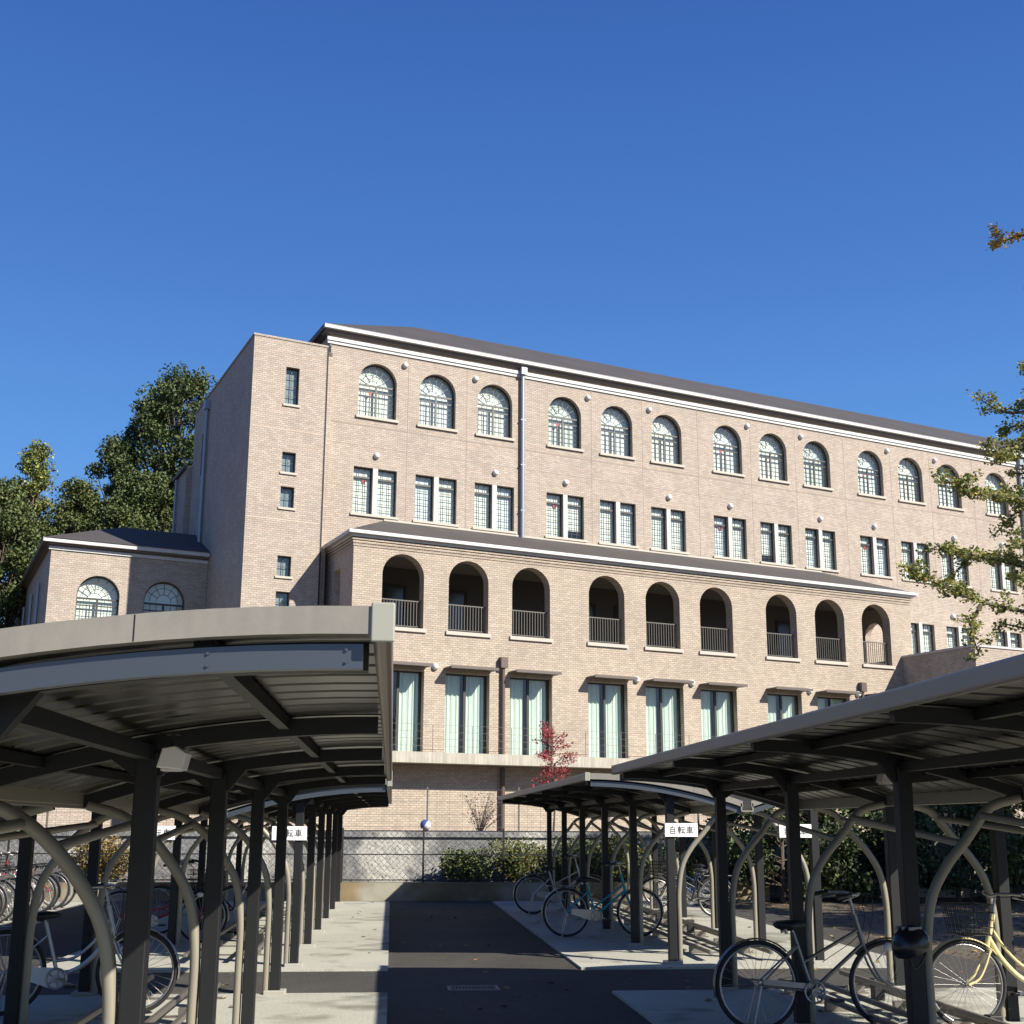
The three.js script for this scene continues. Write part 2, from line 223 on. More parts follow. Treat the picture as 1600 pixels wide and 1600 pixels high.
{
  const pa = archWindow(W4, Y4T - Y4S, M.blind), fa = {}, pb = archWindow(W4, Y4T - Y4S, M.blindBlue), fb = {}, pr = rectWindow(W3 / 2 - 0.11, Y3T - Y3S), fr = {}, pg = archWindow(W4, Y4T - Y4S, M.blindGrey), fgr = {}, pq = rectWindow(W3 / 2 - 0.11, Y3T - Y3S, M.blindBlue), fq = {}, ph = rectWindow(W3 / 2 - 0.11, Y3T - Y3S, M.blind, 3, 6, true, 0.42), fh = {}, plow = rectWindow(W3 / 2 - 0.11, 1.87), fl = {};
  const pairSill = bx(-W3 / 2 - 0.10, W3 / 2 + 0.10, -0.10, -0.004, -0.15, 0.08), pierG = bx(-0.107, 0.107, 0, Y3T - Y3S, -0.24, 0.012);
  for (let i = 0; i < 16; i++) {
    const c = uc(i); if (c > U1 - 1.5) break;
    { const v = (i * 7 + 3) % 5; v < 2 ? put(pb, fb, B, c, Y4S, 0) : v === 4 ? put(pg, fgr, B, c, Y4S, 0) : put(pa, fa, B, c, Y4S, 0); }
    for (const k of [-1, 1]) { const v = (i * 5 + k * 3 + 9) % 7, x = c + k * (W3 / 4 + 0.055); v === 1 || v === 4 ? put(pq, fq, B, x, Y3S, 0) : v === 6 && i > 2 ? put(ph, fh, B, x, Y3S, 0) : put(pr, fr, B, x, Y3S, 0); }
    part(B, 'window_pier', pierG, M.pier).position.set(c, Y3S, 0.002);
    part(B, 'window_sill', pairSill, M.stone).position.set(c, Y3S, 0);
    if (i >= 10) { for (const k of [-1, 1]) put(plow, fl, B, c + k * (W3 / 4 + 0.055), 9.55, 0); part(B, 'window_pier', pierG, M.pier).position.set(c, 9.55, 0.002); part(B, 'window_sill', pairSill, M.stone).position.set(c, 9.55, 0); }
    if (i % 3 === 0) { part(B, 'red_marker', redMark, M.red).position.set(c - 0.26, Y4S + 1.12, -0.218); part(B, 'red_marker', redMark, M.red).position.set(c - 0.40, Y3S + 1.45, -0.218); }
  }
  const vt = (u, y, z = 0.001) => part(B, 'vent_cap', vent, M.white).position.set(u, y, z);
  for (let i = 0; i < 5; i++) { vt(i * PER + 1.15, 20.10); vt(i * PER + 4.35, 20.05); vt(i * PER + 0.02, 16.05); vt(i * PER + 5.30, 16.05); }
  vt(28.6 + 2.2, 11.95);
}
{ // cornice, gutter and hipped roof of the main block
  part(B, 'cornice', [bx(-2.2, U1, 20.48, 20.60, 0.002, 0.06), bx(-2.23, U1, 20.602, 20.74, 0.002, 0.11)], M.white);
  part(B, 'soffit', bx(-2.36, U1, 20.88, 21.005, -0.3, 0.20), M.soffit);
  part(B, 'gutter', [bx(-2.44, U1, 21.01, 21.16, 0.202, 0.37)], M.white);
  part(B, 'gutter', bx(-2.46, -2.362, 20.96, 21.15, -12.0, 0.20), M.awning);
  const e0 = -2.47, e1 = U1 + 0.4, f = 0.38, r = -12.0, ey = 21.14, ry = 24.45, rz = -5.7, h = 6.2;
  part(B, 'roof', faces([[[e0, ey, f], [e1, ey, f], [e1 - h, ry, rz], [e0 + h, ry, rz]], [[e1, ey, r], [e0, ey, r], [e0 + h, ry, rz], [e1 - h, ry, rz]], [[e0, ey, r], [e0, ey, f], [e0 + h, ry, rz]], [[e1, ey, f], [e1, ey, r], [e1 - h, ry, rz]]]), M.roof);
  part(B, 'roof_deck', bx(-2.28, U1, 21.007, 21.1, -11.8, 0.19), M.soffit);
  for (const u of [6.53, 36.35]) { const p = part(B, 'downpipe', [bar(V(u, 13.2, 0.13), V(u, 20.7, 0.13), 0.085, 12), bx(u - 0.13, u + 0.13, 20.56, 20.87, 0.112, 0.3), ...[14.5, 16.5, 18.5].map((y) => bx(u - 0.10, u + 0.10, y, y + 0.05, 0.002, 0.2))], M.pipe); }
  part(B, 'joint_strip', bx(-2.104, -2.03, 1.2, 20.4, 0.001, 0.012), M.dark);
  // shallow movement joints in the brick cladding
  const j = []; for (let i = 0; i < 15; i++) { const u = uc(i) + (i % 3 === 2 ? 3.377 / 2 : S / 2); if (Math.abs(u - 6.96) < 0.01) continue; j.push(bx(u - 0.011, u + 0.011, 12.6, 20.4, 0.0005, 0.003)); }
  for (const y of [17.25, 16.4]) j.push(bx(-2.0, U1, y - 0.011, y + 0.011, 0.0006, 0.0034));
  part(B, 'movement_joint', j, std([0.25, 0.205, 0.17], 0.9));
}
{ // projecting arcade storey with nine arches over tall glazed doors
  const s = rectPath(-1.95, 24.67, 3.7, 11.798, THREE.Shape);
  for (let i = 0; i < 9; i++) { s.holes.push(archPath(uc(i), WA, YAS, YAT)); holeRect(s, uc(i) - WG / 2, uc(i) + WG / 2, 3.95, 7.06); }
  wall('arcade_wall', extrude(s, DA - 0.45, DA, 20), M.brickWarm);
  const l = rectPath(-DA + 0.452, 0, 3.7, 11.798, THREE.Shape); holeRect(l, -1.95, -1.2, 8.6, 10.9);
  const lg = extrude(l, 0, 0.35); lg.rotateY(PI / 2); lg.translate(-1.95, 0, 0.0); wall('arcade_end_wall', lg, M.brick);
  const r2 = rectPath(-DA + 0.452, 0, 3.7, 11.798, THREE.Shape); r2.holes.push(archPath(-1.35, 1.15, 8.6, 10.9));
  const rg = extrude(r2, 0, 0.35); rg.rotateY(PI / 2); rg.translate(24.32, 0, 0.0); wall('arcade_end_wall', rg, M.brick);
  part(B, 'balcony_floor', bx(-1.6, 24.32, 8.2, 8.5, 0.002, DA - 0.452), M.slab);
  part(B, 'recess_shade_panel', bx(-1.59, 24.31, 8.502, 11.548, 0.001, 0.03), std([0.075, 0.07, 0.068], 0.85));  // dark panel over the brick, shade of the recess put into its colour
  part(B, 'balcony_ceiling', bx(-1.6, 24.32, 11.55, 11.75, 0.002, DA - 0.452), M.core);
  part(B, 'added_light_block', bx(-1.5, 24.2, 3.9, 8.15, 0.1, DA - 1.1), M.core);  // unseen filler added behind the ground floor doors to stop light
  const rl = group('railing'); { const q = [bx(-WA / 2, WA / 2, 1.02, 1.06, -0.02, 0.02), bx(-WA / 2, WA / 2, 0.08, 0.11, -0.015, 0.015)]; for (let k = 0; k <= 13; k++) { const x = -WA / 2 + 0.06 + (WA - 0.12) * k / 13; q.push(bx(x - 0.011, x + 0.011, 0.112, 1.018, -0.011, 0.011)); } part(rl, 'baluster_panel', q, M.rail); part(rl, 'rail_sill', bx(-WA / 2 - 0.10, WA / 2 + 0.10, -0.14, -0.004, -0.10, 0.32), M.stone); }
  const first = {};
  for (let i = 0; i < 9; i++) put(rl, first, B, uc(i), YAS, DA - 0.24);
  const door = group('balcony_door'); part(door, 'frame', [bx(-0.85, -0.75, 0, 2.35, 0, 0.06), bx(0.75, 0.85, 0, 2.35, 0, 0.06), bx(-0.75, 0.75, 2.26, 2.35, 0, 0.06), bx(-0.04, 0.04, 0, 2.26, 0, 0.055)], M.dark); part(door, 'pane', bx(-0.75, 0.75, 0.02, 2.26, 0.004, 0.02), std([0.05, 0.055, 0.06], 0.15)); const fd = {};
  for (let i = 0; i < 9; i++) if (i % 3 !== 2) put(door, fd, B, uc(i) + 0.55, 8.502, 0.033);
  // ground floor glazed doors with pale green curtains under thin metal canopies
  const gw = group('window'); { const w = WG / 2, h = 3.11, zf = -0.26; const o = rectPath(-w, w, 0, h, THREE.Shape); o.holes.push(rectPath(-w + 0.06, -0.05, 0.06, h - 0.06)); o.holes.push(rectPath(0.05, w - 0.06, 0.06, h - 0.06)); part(gw, 'frame', extrude(o, zf - 0.07, zf), M.winFrame);
    for (const k of [-1, 1]) { const x0 = k < 0 ? -w + 0.06 : 0.05, x1 = k < 0 ? -0.05 : w - 0.06; part(gw, 'pane', bx(x0, x1, 0.06, h - 0.06, zf - 0.04, zf - 0.034), M.glass);
      const n = 36, g = new THREE.PlaneGeometry(x1 - x0 - 0.02, h, n, 1), p = g.attributes.position; for (let i = 0; i < p.count; i++) p.setZ(i, 0.025 * Math.sin(p.getX(i) * 34 + k) + 0.012 * Math.sin(p.getX(i) * 81)); g.computeVertexNormals(); g.translate((x0 + x1) / 2 + (k < 0 ? -0.06 : 0.02), h / 2, zf - 0.18); part(gw, 'curtain', clean(g), M.curtain); } }
  const fg = {}; for (let i = 0; i < 9; i++) put(gw, fg, B, uc(i), 3.95, DA);
  for (let i = 0; i < 9; i++) { const c = uc(i); part(B, 'canopy', [bx(c - WG / 2 - 0.06, c + WG / 2 + 0.06, 7.18, 7.24, DA + 0.002, DA + 0.66), bx(c - WG / 2 - 0.06, c + WG / 2 + 0.06, 7.16, 7.26, DA + 0.662, DA + 0.69)], M.awning); }
  for (const u of [1.32, 9.97, 12.6, 18.65, 21.3]) part(B, 'vent_cap', vent, M.white).position.set(u, 7.25, DA + 0.001);
  for (const u of [4.05, 21.5]) part(B, 'downpipe', [bar(V(u, 4.1, DA + 0.10), V(u, 7.6, DA + 0.10), 0.075, 10), bx(u - 0.14, u + 0.14, 7.35, 7.75, DA + 0.002, DA + 0.24)], M.pipeBrown);
  part(B, 'downpipe', bar(V(4.05, 1.28, DA + 0.12), V(4.05, 3.66, DA + 0.12), 0.085, 10), M.pipeBrown);
  // cornice of corbelled courses and white gutter, hipped roof against the main wall
  const co = []; [[11.48, 0.025], [11.585, 0.05], [11.69, 0.08]].forEach(([y, o]) => co.push(bx(-1.95 - o, 24.67 + o, y, y + 0.075, DA + 0.001, DA + o), bx(-1.95 - o, -1.951, y, y + 0.075, 0.01, DA), bx(24.671, 24.67 + o, y, y + 0.075, 0.01, DA)));
  part(B, 'corbel', co, M.brickWarm);
  part(B, 'soffit', bx(-2.06, 24.81, 11.80, 11.898, 0.004, DA + 0.13), M.white);
  part(B, 'gutter', bx(-2.22, 24.97, 11.90, 12.02, DA + 0.14, DA + 0.28), M.white);
  part(B, 'gutter', [bx(-2.22, -2.07, 11.87, 12.01, 0.004, DA + 0.138)], M.pier);
  part(B, 'gutter', bx(24.82, 24.97, 11.87, 12.01, 0.004, DA + 0.138), M.pier);
  const ey = 12.0, f = DA + 0.27, a = -2.20, b = 24.95, ry = 13.42;
  part(B, 'arcade_roof', faces([[[a, ey, f], [b, ey, f], [22.5, ry, 0.004], [0.42, ry, 0.004]], [[a, ey, 0.004], [a, ey, f], [0.42, ry, 0.004]], [[b, ey, f], [b, ey, 0.004], [22.5, ry, 0.004]]]), M.roof);
  part(B, 'roof_deck', bx(-2.05, 24.80, 11.90, 11.97, 0.006, DA + 0.13), M.soffit);
  part(B, 'flashing', bx(0.4, 22.52, 13.40, 13.47, 0.002, 0.05), M.stone);
  // basement storey and projecting slab with a thin railing
  wall('basement_wall', bx(-9, 24.0, 1.0, 3.695, 0.5, DA - 0.02), M.brickWarm);
  part(B, 'balcony_slab', bx(-7, 26, 3.70, 4.08, DA - 0.018, DA + 1.13), M.slab);
  const q = []; for (let u = -6.9; u < 26; u += 1.55) q.push(bx(u - 0.009, u + 0.009, 4.08, 5.05, DA + 1.03, DA + 1.048)); for (const y of [4.3, 4.55, 4.8, 5.05]) q.push(bx(-6.9, 25.9, y - 0.0045, y + 0.0045, DA + 1.035, DA + 1.044));
  part(B, 'slab_railing', q, M.railThin);
}
{ // stair tower
  const F = 0.9, s = rectPath(-5.36, -2.42, 1.0, 19.9, THREE.Shape), win = [[17.33, 18.84], [14.62, 15.42], [13.24, 14.06], [10.60, 11.38], [9.24, 10.02]];
  for (const [y0, y1] of win) holeRect(s, -4.07, -3.54, y0, y1);
  wall('tower_wall', extrude(s, F - 0.35, F));
  const tl = (y0, y1, o0, o1) => [y0, y1, o0, o1];
  const L = rectPath(-F + 0.352, 9.6, 1.0, 19.9, THREE.Shape); for (const [a, y0, y1] of [[7.4, 16.5, 18.4], [7.4, 10.6, 13.0]]) holeRect(L, a - 0.45, a + 0.45, y0, y1);
  const lg = extrude(L, 0, 0.35); lg.rotateY(PI / 2); lg.translate(-5.36, 0, 0); wall('tower_side_wall', lg);
  wall('tower_core', bx(-5.0, -2.43, 1.0, 19.7, -9.5, F - 0.75), M.core);
  wall('tower_core', bx(-2.41, -2.11, 1.0, 19.88, -9.5, F - 0.36), M.brick);
  part(B, 'coping', [bx(-5.40, -2.43, 19.902, 19.98, F - 0.38, F + 0.03), bx(-5.40, -5.0, 19.902, 19.98, -9.6, F - 0.382)], M.brick);
  part(B, 'joint_strip', bx(-2.46, -2.40, 1.2, 19.9, F + 0.001, F + 0.012), M.dark);
  part(B, 'tower_roof', bx(-4.99, -2.13, 19.70, 19.88, -9.5, F - 0.36), M.soffit);
  const bl = std([0.20, 0.25, 0.27], 0.8);
  for (const [y0, y1] of win) { const w = rectWindow(0.53, y1 - y0, bl, 2, Math.round((y1 - y0) / 0.4), false); w.position.set(-3.805, y0, F); B.add(w); part(B, 'window_sill', bx(-4.14, -3.47, y0 - 0.09, y0 - 0.003, F - 0.12, F + 0.06), M.stone); }
  for (const [a, y0, y1] of [[-7.4, 16.5, 18.4], [-7.4, 10.6, 13.0]]) { const w = rectWindow(0.9, y1 - y0, bl, 2, 4, false); w.rotation.y = -PI / 2; w.position.set(-5.36, y0, a); B.add(w); }
  part(B, 'downpipe', [bar(V(-5.47, 2, -6.6), V(-5.47, 19.3, -6.6), 0.075, 10), bx(-5.6, -5.362, 19.2, 19.6, -6.75, -6.45)], M.pipe);
  const j = [bx(-5.3, -2.5, 16.30, 16.322, F + 0.0005, F + 0.0035), bx(-5.3, -2.5, 12.74, 12.762, F + 0.0005, F + 0.0035)]; part(B, 'movement_joint', j, std([0.62, 0.50, 0.40], 0.9));
  // rear block seen behind the tower
  wall('rear_block', bx(-5.6, -2.5, 1.0, 17.4, -12.2, -9.65));
  part(B, 'gutter', bx(-5.75, -5.602, 17.3, 17.45, -12.2, -9.65), M.awning);
  part(B, 'downpipe', bar(V(-5.7, 12.9, -11.4), V(-5.7, 17.2, -11.4), 0.06, 8), M.pipe);
}
{ // low wing to the left with two wide arched windows
  const F = -5, u0 = -11.46, u1 = -5.37, s = rectPath(u0, u1, 1.0, 12.2, THREE.Shape);
  const cs = [-9.58, -7.02], w = 1.62, y0 = 8.62, y1 = 11.14;
  for (const c of cs) s.holes.push(archPath(c, w, y0, y1));
  wall('wing_wall', extrude(s, F - 0.35, F, 20));
  wall('wing_side_wall', bx(u0, u0 + 0.35, 1.0, 12.2, -24, F - 0.352));
  part(B, 'added_light_block', bx(u0 + 0.4, u1 - 0.05, 1.0, 12.1, -23.5, F - 0.7), M.core);  // unseen filler added inside the wing against light leaks
  for (const c of cs) { const a = archWindow(w, y1 - y0, M.blind, 3, 5); a.position.set(c, y0, F); B.add(a); }
  part(B, 'gutter', bx(u0 - 0.35, u1 - 0.02, 12.27, 12.43, F + 0.2, F + 0.34), M.white);
  part(B, 'cornice', bx(u0 - 0.1, u1, 12.02, 12.15, F + 0.002, F + 0.06), M.white);
  part(B, 'gutter', bx(u0 - 0.35, u0 - 0.18, 12.22, 12.43, -24.2, F + 0.198), M.awning);
  part(B, 'wing_roof', faces([[[u0 - 0.33, 12.42, F + 0.38], [u1, 12.42, F + 0.38], [u1, 13.9, F - 3], [u0 + 3.0, 13.9, F - 3]], [[u0 - 0.33, 12.42, -24.2], [u0 - 0.33, 12.42, F + 0.38], [u0 + 3.0, 13.9, F - 3], [u0 + 3.0, 13.9, -20]], [[u0 + 3, 13.9, F - 3], [u1, 13.9, F - 3], [u1, 13.9, -20], [u0 + 3, 13.9, -20]]]), M.roof);
  part(B, 'roof_deck', bx(u0 - 0.17, u1 - 0.02, 12.2, 12.40, -24, F + 0.18), M.soffit);
  for (const z of [-8, -11, -14.5]) part(B, 'downpipe', bar(V(u0 - 0.1, 2, z), V(u0 - 0.1, 11.2, z), 0.06, 8), M.pipe);
}
{ // lower block projecting at the right end
  wall('projecting_block', bx(24.02, 40, 1.0, 9.0, 0.5, 7.6), M.brick);
  part(B, 'coping', bx(23.97, 40.05, 9.002, 9.1, DA + 0.002, 7.65), M.pier);
}

// ---------------------------------------------------------------- bicycle shelters
const HALF = 1.85, PX = 0.86;
const prof = (x, H) => H - 0.094 * (HALF - x) * (HALF - x);
function band(H, x0, x1, top, bot, z0, z1, n = 14) { const s = new THREE.Shape(); for (let i = 0; i <= n; i++) { const x = x0 + (x1 - x0) * i / n; i ? s.lineTo(x, prof(x, H) - top) : s.moveTo(x, prof(x, H) - top); } for (let i = n; i >= 0; i--) { const x = x0 + (x1 - x0) * i / n; s.lineTo(x, prof(x, H) - bot); } s.closePath(); return extrude(s, z0, z1); }
const mirrorX = (g) => { g = clean(g.clone()); g.scale(-1, 1, 1); const p = g.attributes.position, n = g.attributes.normal, u = g.attributes.uv; for (let i = 0; i < p.count; i += 3) for (const a of [p, n, u]) for (let k = 0; k < a.itemSize; k++) { const t = a.array[(i + 1) * a.itemSize + k]; a.array[(i + 1) * a.itemSize + k] = a.array[(i + 2) * a.itemSize + k]; a.array[(i + 2) * a.itemSize + k] = t; } return g; };
function roofSheet(H, z0, z1) { // corrugated sheet, ribs run from eave to valley
  const zs = [], per = 0.24, L = z1 - z0, n = Math.floor(L / per); for (let i = 0; i < n; i++) for (const [f, y] of [[0, 0], [0.72, 0], [0.78, 0.012], [0.94, 0.012]]) zs.push([z0 + (i + f) * L / n, y]); zs.push([z1, 0]);
  const nx = 12, pos = [], uv = []; const P = (i, j) => { const x = 0.07 + (HALF - 0.075) * i / nx; return [x, prof(x, H) - 0.045 + zs[j][1], zs[j][0]]; };
  for (let j = 0; j < zs.length - 1; j++) for (let i = 0; i < nx; i++) { const a = P(i, j), b = P(i + 1, j), c = P(i + 1, j + 1), d = P(i, j + 1); for (const q of [a, d, b, b, d, c]) { pos.push(...q); uv.push(q[0], q[2]); } }
  const g = new THREE.BufferGeometry(); g.setAttribute('position', new THREE.Float32BufferAttribute(pos, 3)); g.setAttribute('uv', new THREE.Float32BufferAttribute(uv, 2)); g.computeVertexNormals(); return g;
}
function shelter(X, H, zf, ze, posts, label, group_) {
  const mid = (zf + ze) / 2, t = thing('bicycle_shelter', label, 'shelter', [X, 0, -mid], 0, group_);
  const a = -(ze - mid), b = mid - zf; // local z: far end a (negative), near end b
  const both = (name, g, m) => { part(t, name, g, m); part(t, name, mirrorX(g), m); };
  both('roof_sheet', roofSheet(H, a + 0.02, b - 0.02), M.sheet);
  for (const [z0, z1, i0, i1] of [[b - 0.05, b, b - 0.075, b - 0.035], [a, a + 0.05, a + 0.035, a + 0.075]]) { both('fascia', band(H, 0.05, HALF - 0.01, 0, 0.068, z0, z1), M.shedFascia); both('end_beam', band(H, 0.05, HALF - 0.03, 0.088, 0.148, i0, i1), M.endBeam); }
  both('eave_gutter', rbx(HALF - 0.008, HALF + 0.042, H - 0.085, H + 0.006, a + 0.004, b - 0.004, 0.018), M.gutter);
  for (const z of [b - 0.0035, a - 0.0085]) both('gutter_cap', rbx(HALF - 0.012, HALF + 0.046, H - 0.088, H + 0.009, z, z + 0.012, 0.005), M.cap);
  { const q = []; for (const x of [0.25, 0.86, 1.45, 1.78]) for (const dy of [0.103, 0.133]) q.push(clean(new THREE.CylinderGeometry(0.0042, 0.0042, 0.005, 6).rotateX(PI / 2).translate(x, prof(x, H) - dy, b - 0.032))); both('bolts', merge(q), M.endBeam); const sm = []; for (const x of [0.62, 1.28]) sm.push(bx(x - 0.0015, x + 0.0015, prof(x, H) - 0.066, prof(x, H) - 0.002, b + 0.0002, b + 0.0012)); both('panel_seam', merge(sm), M.shedDark); }
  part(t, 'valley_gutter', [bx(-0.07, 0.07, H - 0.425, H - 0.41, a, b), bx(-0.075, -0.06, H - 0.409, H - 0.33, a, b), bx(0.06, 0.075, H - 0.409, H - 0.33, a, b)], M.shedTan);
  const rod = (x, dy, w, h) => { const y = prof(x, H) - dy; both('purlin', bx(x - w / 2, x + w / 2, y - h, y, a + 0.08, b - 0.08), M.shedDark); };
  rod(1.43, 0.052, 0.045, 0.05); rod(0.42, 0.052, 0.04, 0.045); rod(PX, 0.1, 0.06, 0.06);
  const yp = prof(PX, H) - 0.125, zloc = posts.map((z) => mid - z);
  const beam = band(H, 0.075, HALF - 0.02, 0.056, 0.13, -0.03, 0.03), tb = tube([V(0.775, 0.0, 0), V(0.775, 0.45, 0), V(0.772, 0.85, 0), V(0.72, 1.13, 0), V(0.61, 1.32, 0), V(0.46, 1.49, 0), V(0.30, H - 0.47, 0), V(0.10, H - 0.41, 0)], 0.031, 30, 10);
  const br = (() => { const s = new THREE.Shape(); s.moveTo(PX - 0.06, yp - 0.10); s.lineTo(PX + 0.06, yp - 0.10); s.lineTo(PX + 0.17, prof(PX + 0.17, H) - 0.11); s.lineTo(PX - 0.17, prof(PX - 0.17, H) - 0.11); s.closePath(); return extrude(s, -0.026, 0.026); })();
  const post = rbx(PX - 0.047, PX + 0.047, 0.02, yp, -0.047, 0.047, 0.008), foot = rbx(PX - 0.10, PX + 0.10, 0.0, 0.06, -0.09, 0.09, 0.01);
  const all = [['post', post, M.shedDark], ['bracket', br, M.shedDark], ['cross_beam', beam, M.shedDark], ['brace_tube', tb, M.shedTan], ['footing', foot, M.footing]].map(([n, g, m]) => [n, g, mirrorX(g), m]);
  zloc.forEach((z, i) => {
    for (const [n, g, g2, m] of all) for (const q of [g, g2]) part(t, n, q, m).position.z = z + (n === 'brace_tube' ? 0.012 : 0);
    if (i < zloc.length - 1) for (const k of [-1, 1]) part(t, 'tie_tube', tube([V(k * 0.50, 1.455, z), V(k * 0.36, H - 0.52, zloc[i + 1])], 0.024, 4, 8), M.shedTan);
  });
  return t;
}
const near = [0, 1, 2, 3, 4].map((i) => 3.2 + 2.23 * i), far = [0, 1, 2, 3, 4, 5].map((i) => 14.4 + 2.25 * i);
const XL = -1.9, XR = 4.09, XF = -7.95, HL = 2.07, HR = 2.15;
shelter(XL, HL, 2.95, 12.4, near, 'butterfly roofed bicycle shelter with a floodlight under its grey tan edged roof', 'bicycle shelters in the parking yard');
shelter(XL, HL, 14.15, 25.95, far, 'butterfly roofed bicycle shelter with white signs, standing before the bare retaining wall', 'bicycle shelters in the parking yard');
shelter(XR, HR, 2.95, 12.4, near, 'butterfly roofed bicycle shelter over the yellow bicycle', 'bicycle shelters in the parking yard');
shelter(XR, HR, 14.15, 25.95, far, 'butterfly roofed bicycle shelter over the turquoise bicycle', 'bicycle shelters in the parking yard');
shelter(XF, HL, 2.95, 12.4, near, 'empty butterfly roofed bicycle shelter beyond the floodlit one', 'bicycle shelters in the parking yard');
shelter(XF, HL, 14.15, 25.95, far, 'butterfly roofed bicycle shelter over a dense row of parked bicycles', 'bicycle shelters in the parking yard');
// concrete pads under the shelters
for (const [x0, x1] of [[-3.8, 0.0], [2.13, 6.05], [-9.9, -6.0]]) for (const [n, f] of [[-6, 12.15], [14.1, 26.35]]) structure('concrete_pad', bx(x0, x1, -0.02, 0.025, -f, -n), M.pad);
// floor racks: long steel rails on feet
for (const [X, z0, z1, lab] of [[XL, 3.4, 12.0, 'low steel wheel rack rails beneath the floodlit shelter'], [XL, 14.6, 25.7, 'low steel wheel rack rails under the shelter before the bare wall'], [XR, 3.4, 12.0, 'low steel wheel rack rails under the yellow bicycle'], [XR, 14.6, 25.7, 'low steel wheel rack rails beside the turquoise bicycle'], [XF, 14.6, 25.7, 'low steel wheel rack rails under the dense bicycle row']]) {
  const t = thing('wheel_rack', lab, 'bicycle rack', [X, 0.025, -(z0 + z1) / 2], 0, 'floor racks for bicycle wheels'), L = (z1 - z0) / 2;
  for (const [x, y] of [[-0.36, 0.10], [-0.24, 0.17], [0.24, 0.17], [0.36, 0.10]]) part(t, 'rail', rbx(x - 0.02, x + 0.02, y - 0.02, y + 0.02, -L, L, 0.006), M.rackSteel);
  for (let z = -L + 0.2; z < L; z += 1.1) part(t, 'foot', [bx(-0.42, 0.42, 0.0, 0.012, z - 0.04, z + 0.04), bx(-0.38, -0.22, 0.013, 0.078, z - 0.03, z + 0.03), bx(0.22, 0.38, 0.013, 0.078, z - 0.03, z + 0.03)], M.rackSteel);
  const cl = rbx(-0.05, 0.05, 0.013, 0.20, -0.05, 0.05, 0.01); for (let z = -L + 0.75; z < L; z += 2.2) part(t, 'stop_block', cl, M.black).position.set(0.30, 0.0, z);
}

// ---------------------------------------------------------------- signs
const signTex = (() => {
  const c = document.createElement('canvas'); c.width = 512; c.height = 200; const x = c.getContext('2d'); x.fillStyle = '#f4f3f0'; x.fillRect(0, 0, 512, 200); x.strokeStyle = '#1c1c1e'; x.lineCap = 'square'; x.lineWidth = 12;
  const glyph = (ox, oy, k, lines) => { for (const l of lines) { x.beginPath(); l.forEach(([a, b], i) => (i ? x.lineTo(ox + a * k, oy + b * k) : x.moveTo(ox + a * k, oy + b * k))); x.stroke(); } };
  const k = 1.16, y = 42;
  glyph(62, y, k, [[[50, 0], [38, 18]], [[22, 22], [80, 22], [80, 96], [22, 96], [22, 22]], [[22, 46], [80, 46]], [[22, 71], [80, 71]]]);
  glyph(194, y, k, [[[5, 15], [47, 15]], [[10, 30], [43, 30], [43, 60], [10, 60], [10, 30]], [[10, 45], [43, 45]], [[3, 76], [50, 76]], [[27, 2], [27, 99]], [[60, 18], [95, 18]], [[56, 46], [99, 46]], [[76, 46], [62, 88], [92, 82]], [[84, 66], [98, 96]]]);
  glyph(330, y, k, [[[15, 16], [85, 16]], [[22, 32], [78, 32], [78, 64], [22, 64], [22, 32]], [[22, 48], [78, 48]], [[5, 80], [95, 80]], [[50, 0], [50, 99]]]);
  const t = new THREE.CanvasTexture(c); t.colorSpace = THREE.SRGBColorSpace; return t;
})();
const signFace = new THREE.MeshStandardMaterial({ map: signTex, roughness: 0.5 });
for (const [x, y, lab] of [[3.35, 1.515, 'white board reading bicycle in Japanese, on shelter post beside the turquoise bicycle'], [4.71, 1.51, 'white board reading bicycle in Japanese, on shelter post behind the grey bicycle'], [-1.145, 1.46, 'white board reading bicycle in Japanese, on shelter post at the sunlit pad'], [-2.6, 1.46, 'white board reading bicycle in Japanese, on post behind the silver bicycle']]) {
  const t = thing('parking_sign', lab, 'sign', [x, y, -14.34], 0, 'bicycle parking signs');
  part(t, 'board', rbx(-0.195, 0.195, -0.078, 0.078, -0.006, 0.006, 0.003), M.white);
  const g = new THREE.PlaneGeometry(0.385, 0.15); g.translate(0, 0, 0.0085); part(t, 'lettering', g, signFace);
  part(t, 'bracket', bx(-0.15, 0.15, -0.01, 0.01, -0.012, -0.0062), M.steel);
}

// ---------------------------------------------------------------- floodlights under the shelters
for (const [x, y, z, lab] of [[-0.86, 1.80, 4.95, 'pale floodlight hung beneath the shelter roof by a dark post'], [3.5, 1.90, 8.6, 'pale floodlight hung beneath the roof over the grey bicycle']]) {
  const t = thing('floodlight', lab, 'lamp', [x, y, -z], 0, 'lights under the shelter roofs'); t.scale.setScalar(0.85);
  const s = new THREE.Shape(); s.moveTo(-0.05, -0.035); s.lineTo(0.055, -0.045); s.lineTo(0.07, 0.02); s.lineTo(0.02, 0.05); s.lineTo(-0.03, 0.04); s.closePath();
  const g = new THREE.ExtrudeGeometry(s, { depth: 0.13, bevelEnabled: true, bevelSize: 0.006, bevelThickness: 0.006, bevelSegments: 2 }); g.translate(0, 0, -0.065); part(t, 'housing', clean(g), M.lampBody);
  part(t, 'lens', bx(-0.04, 0.045, -0.055, -0.046, -0.05, 0.05), M.white);
  part(t, 'arm', [bx(-0.008, 0.008, 0.05, 0.11, -0.012, 0.012), bx(-0.03, 0.03, 0.11, 0.12, -0.03, 0.03)], M.shedDark);
}

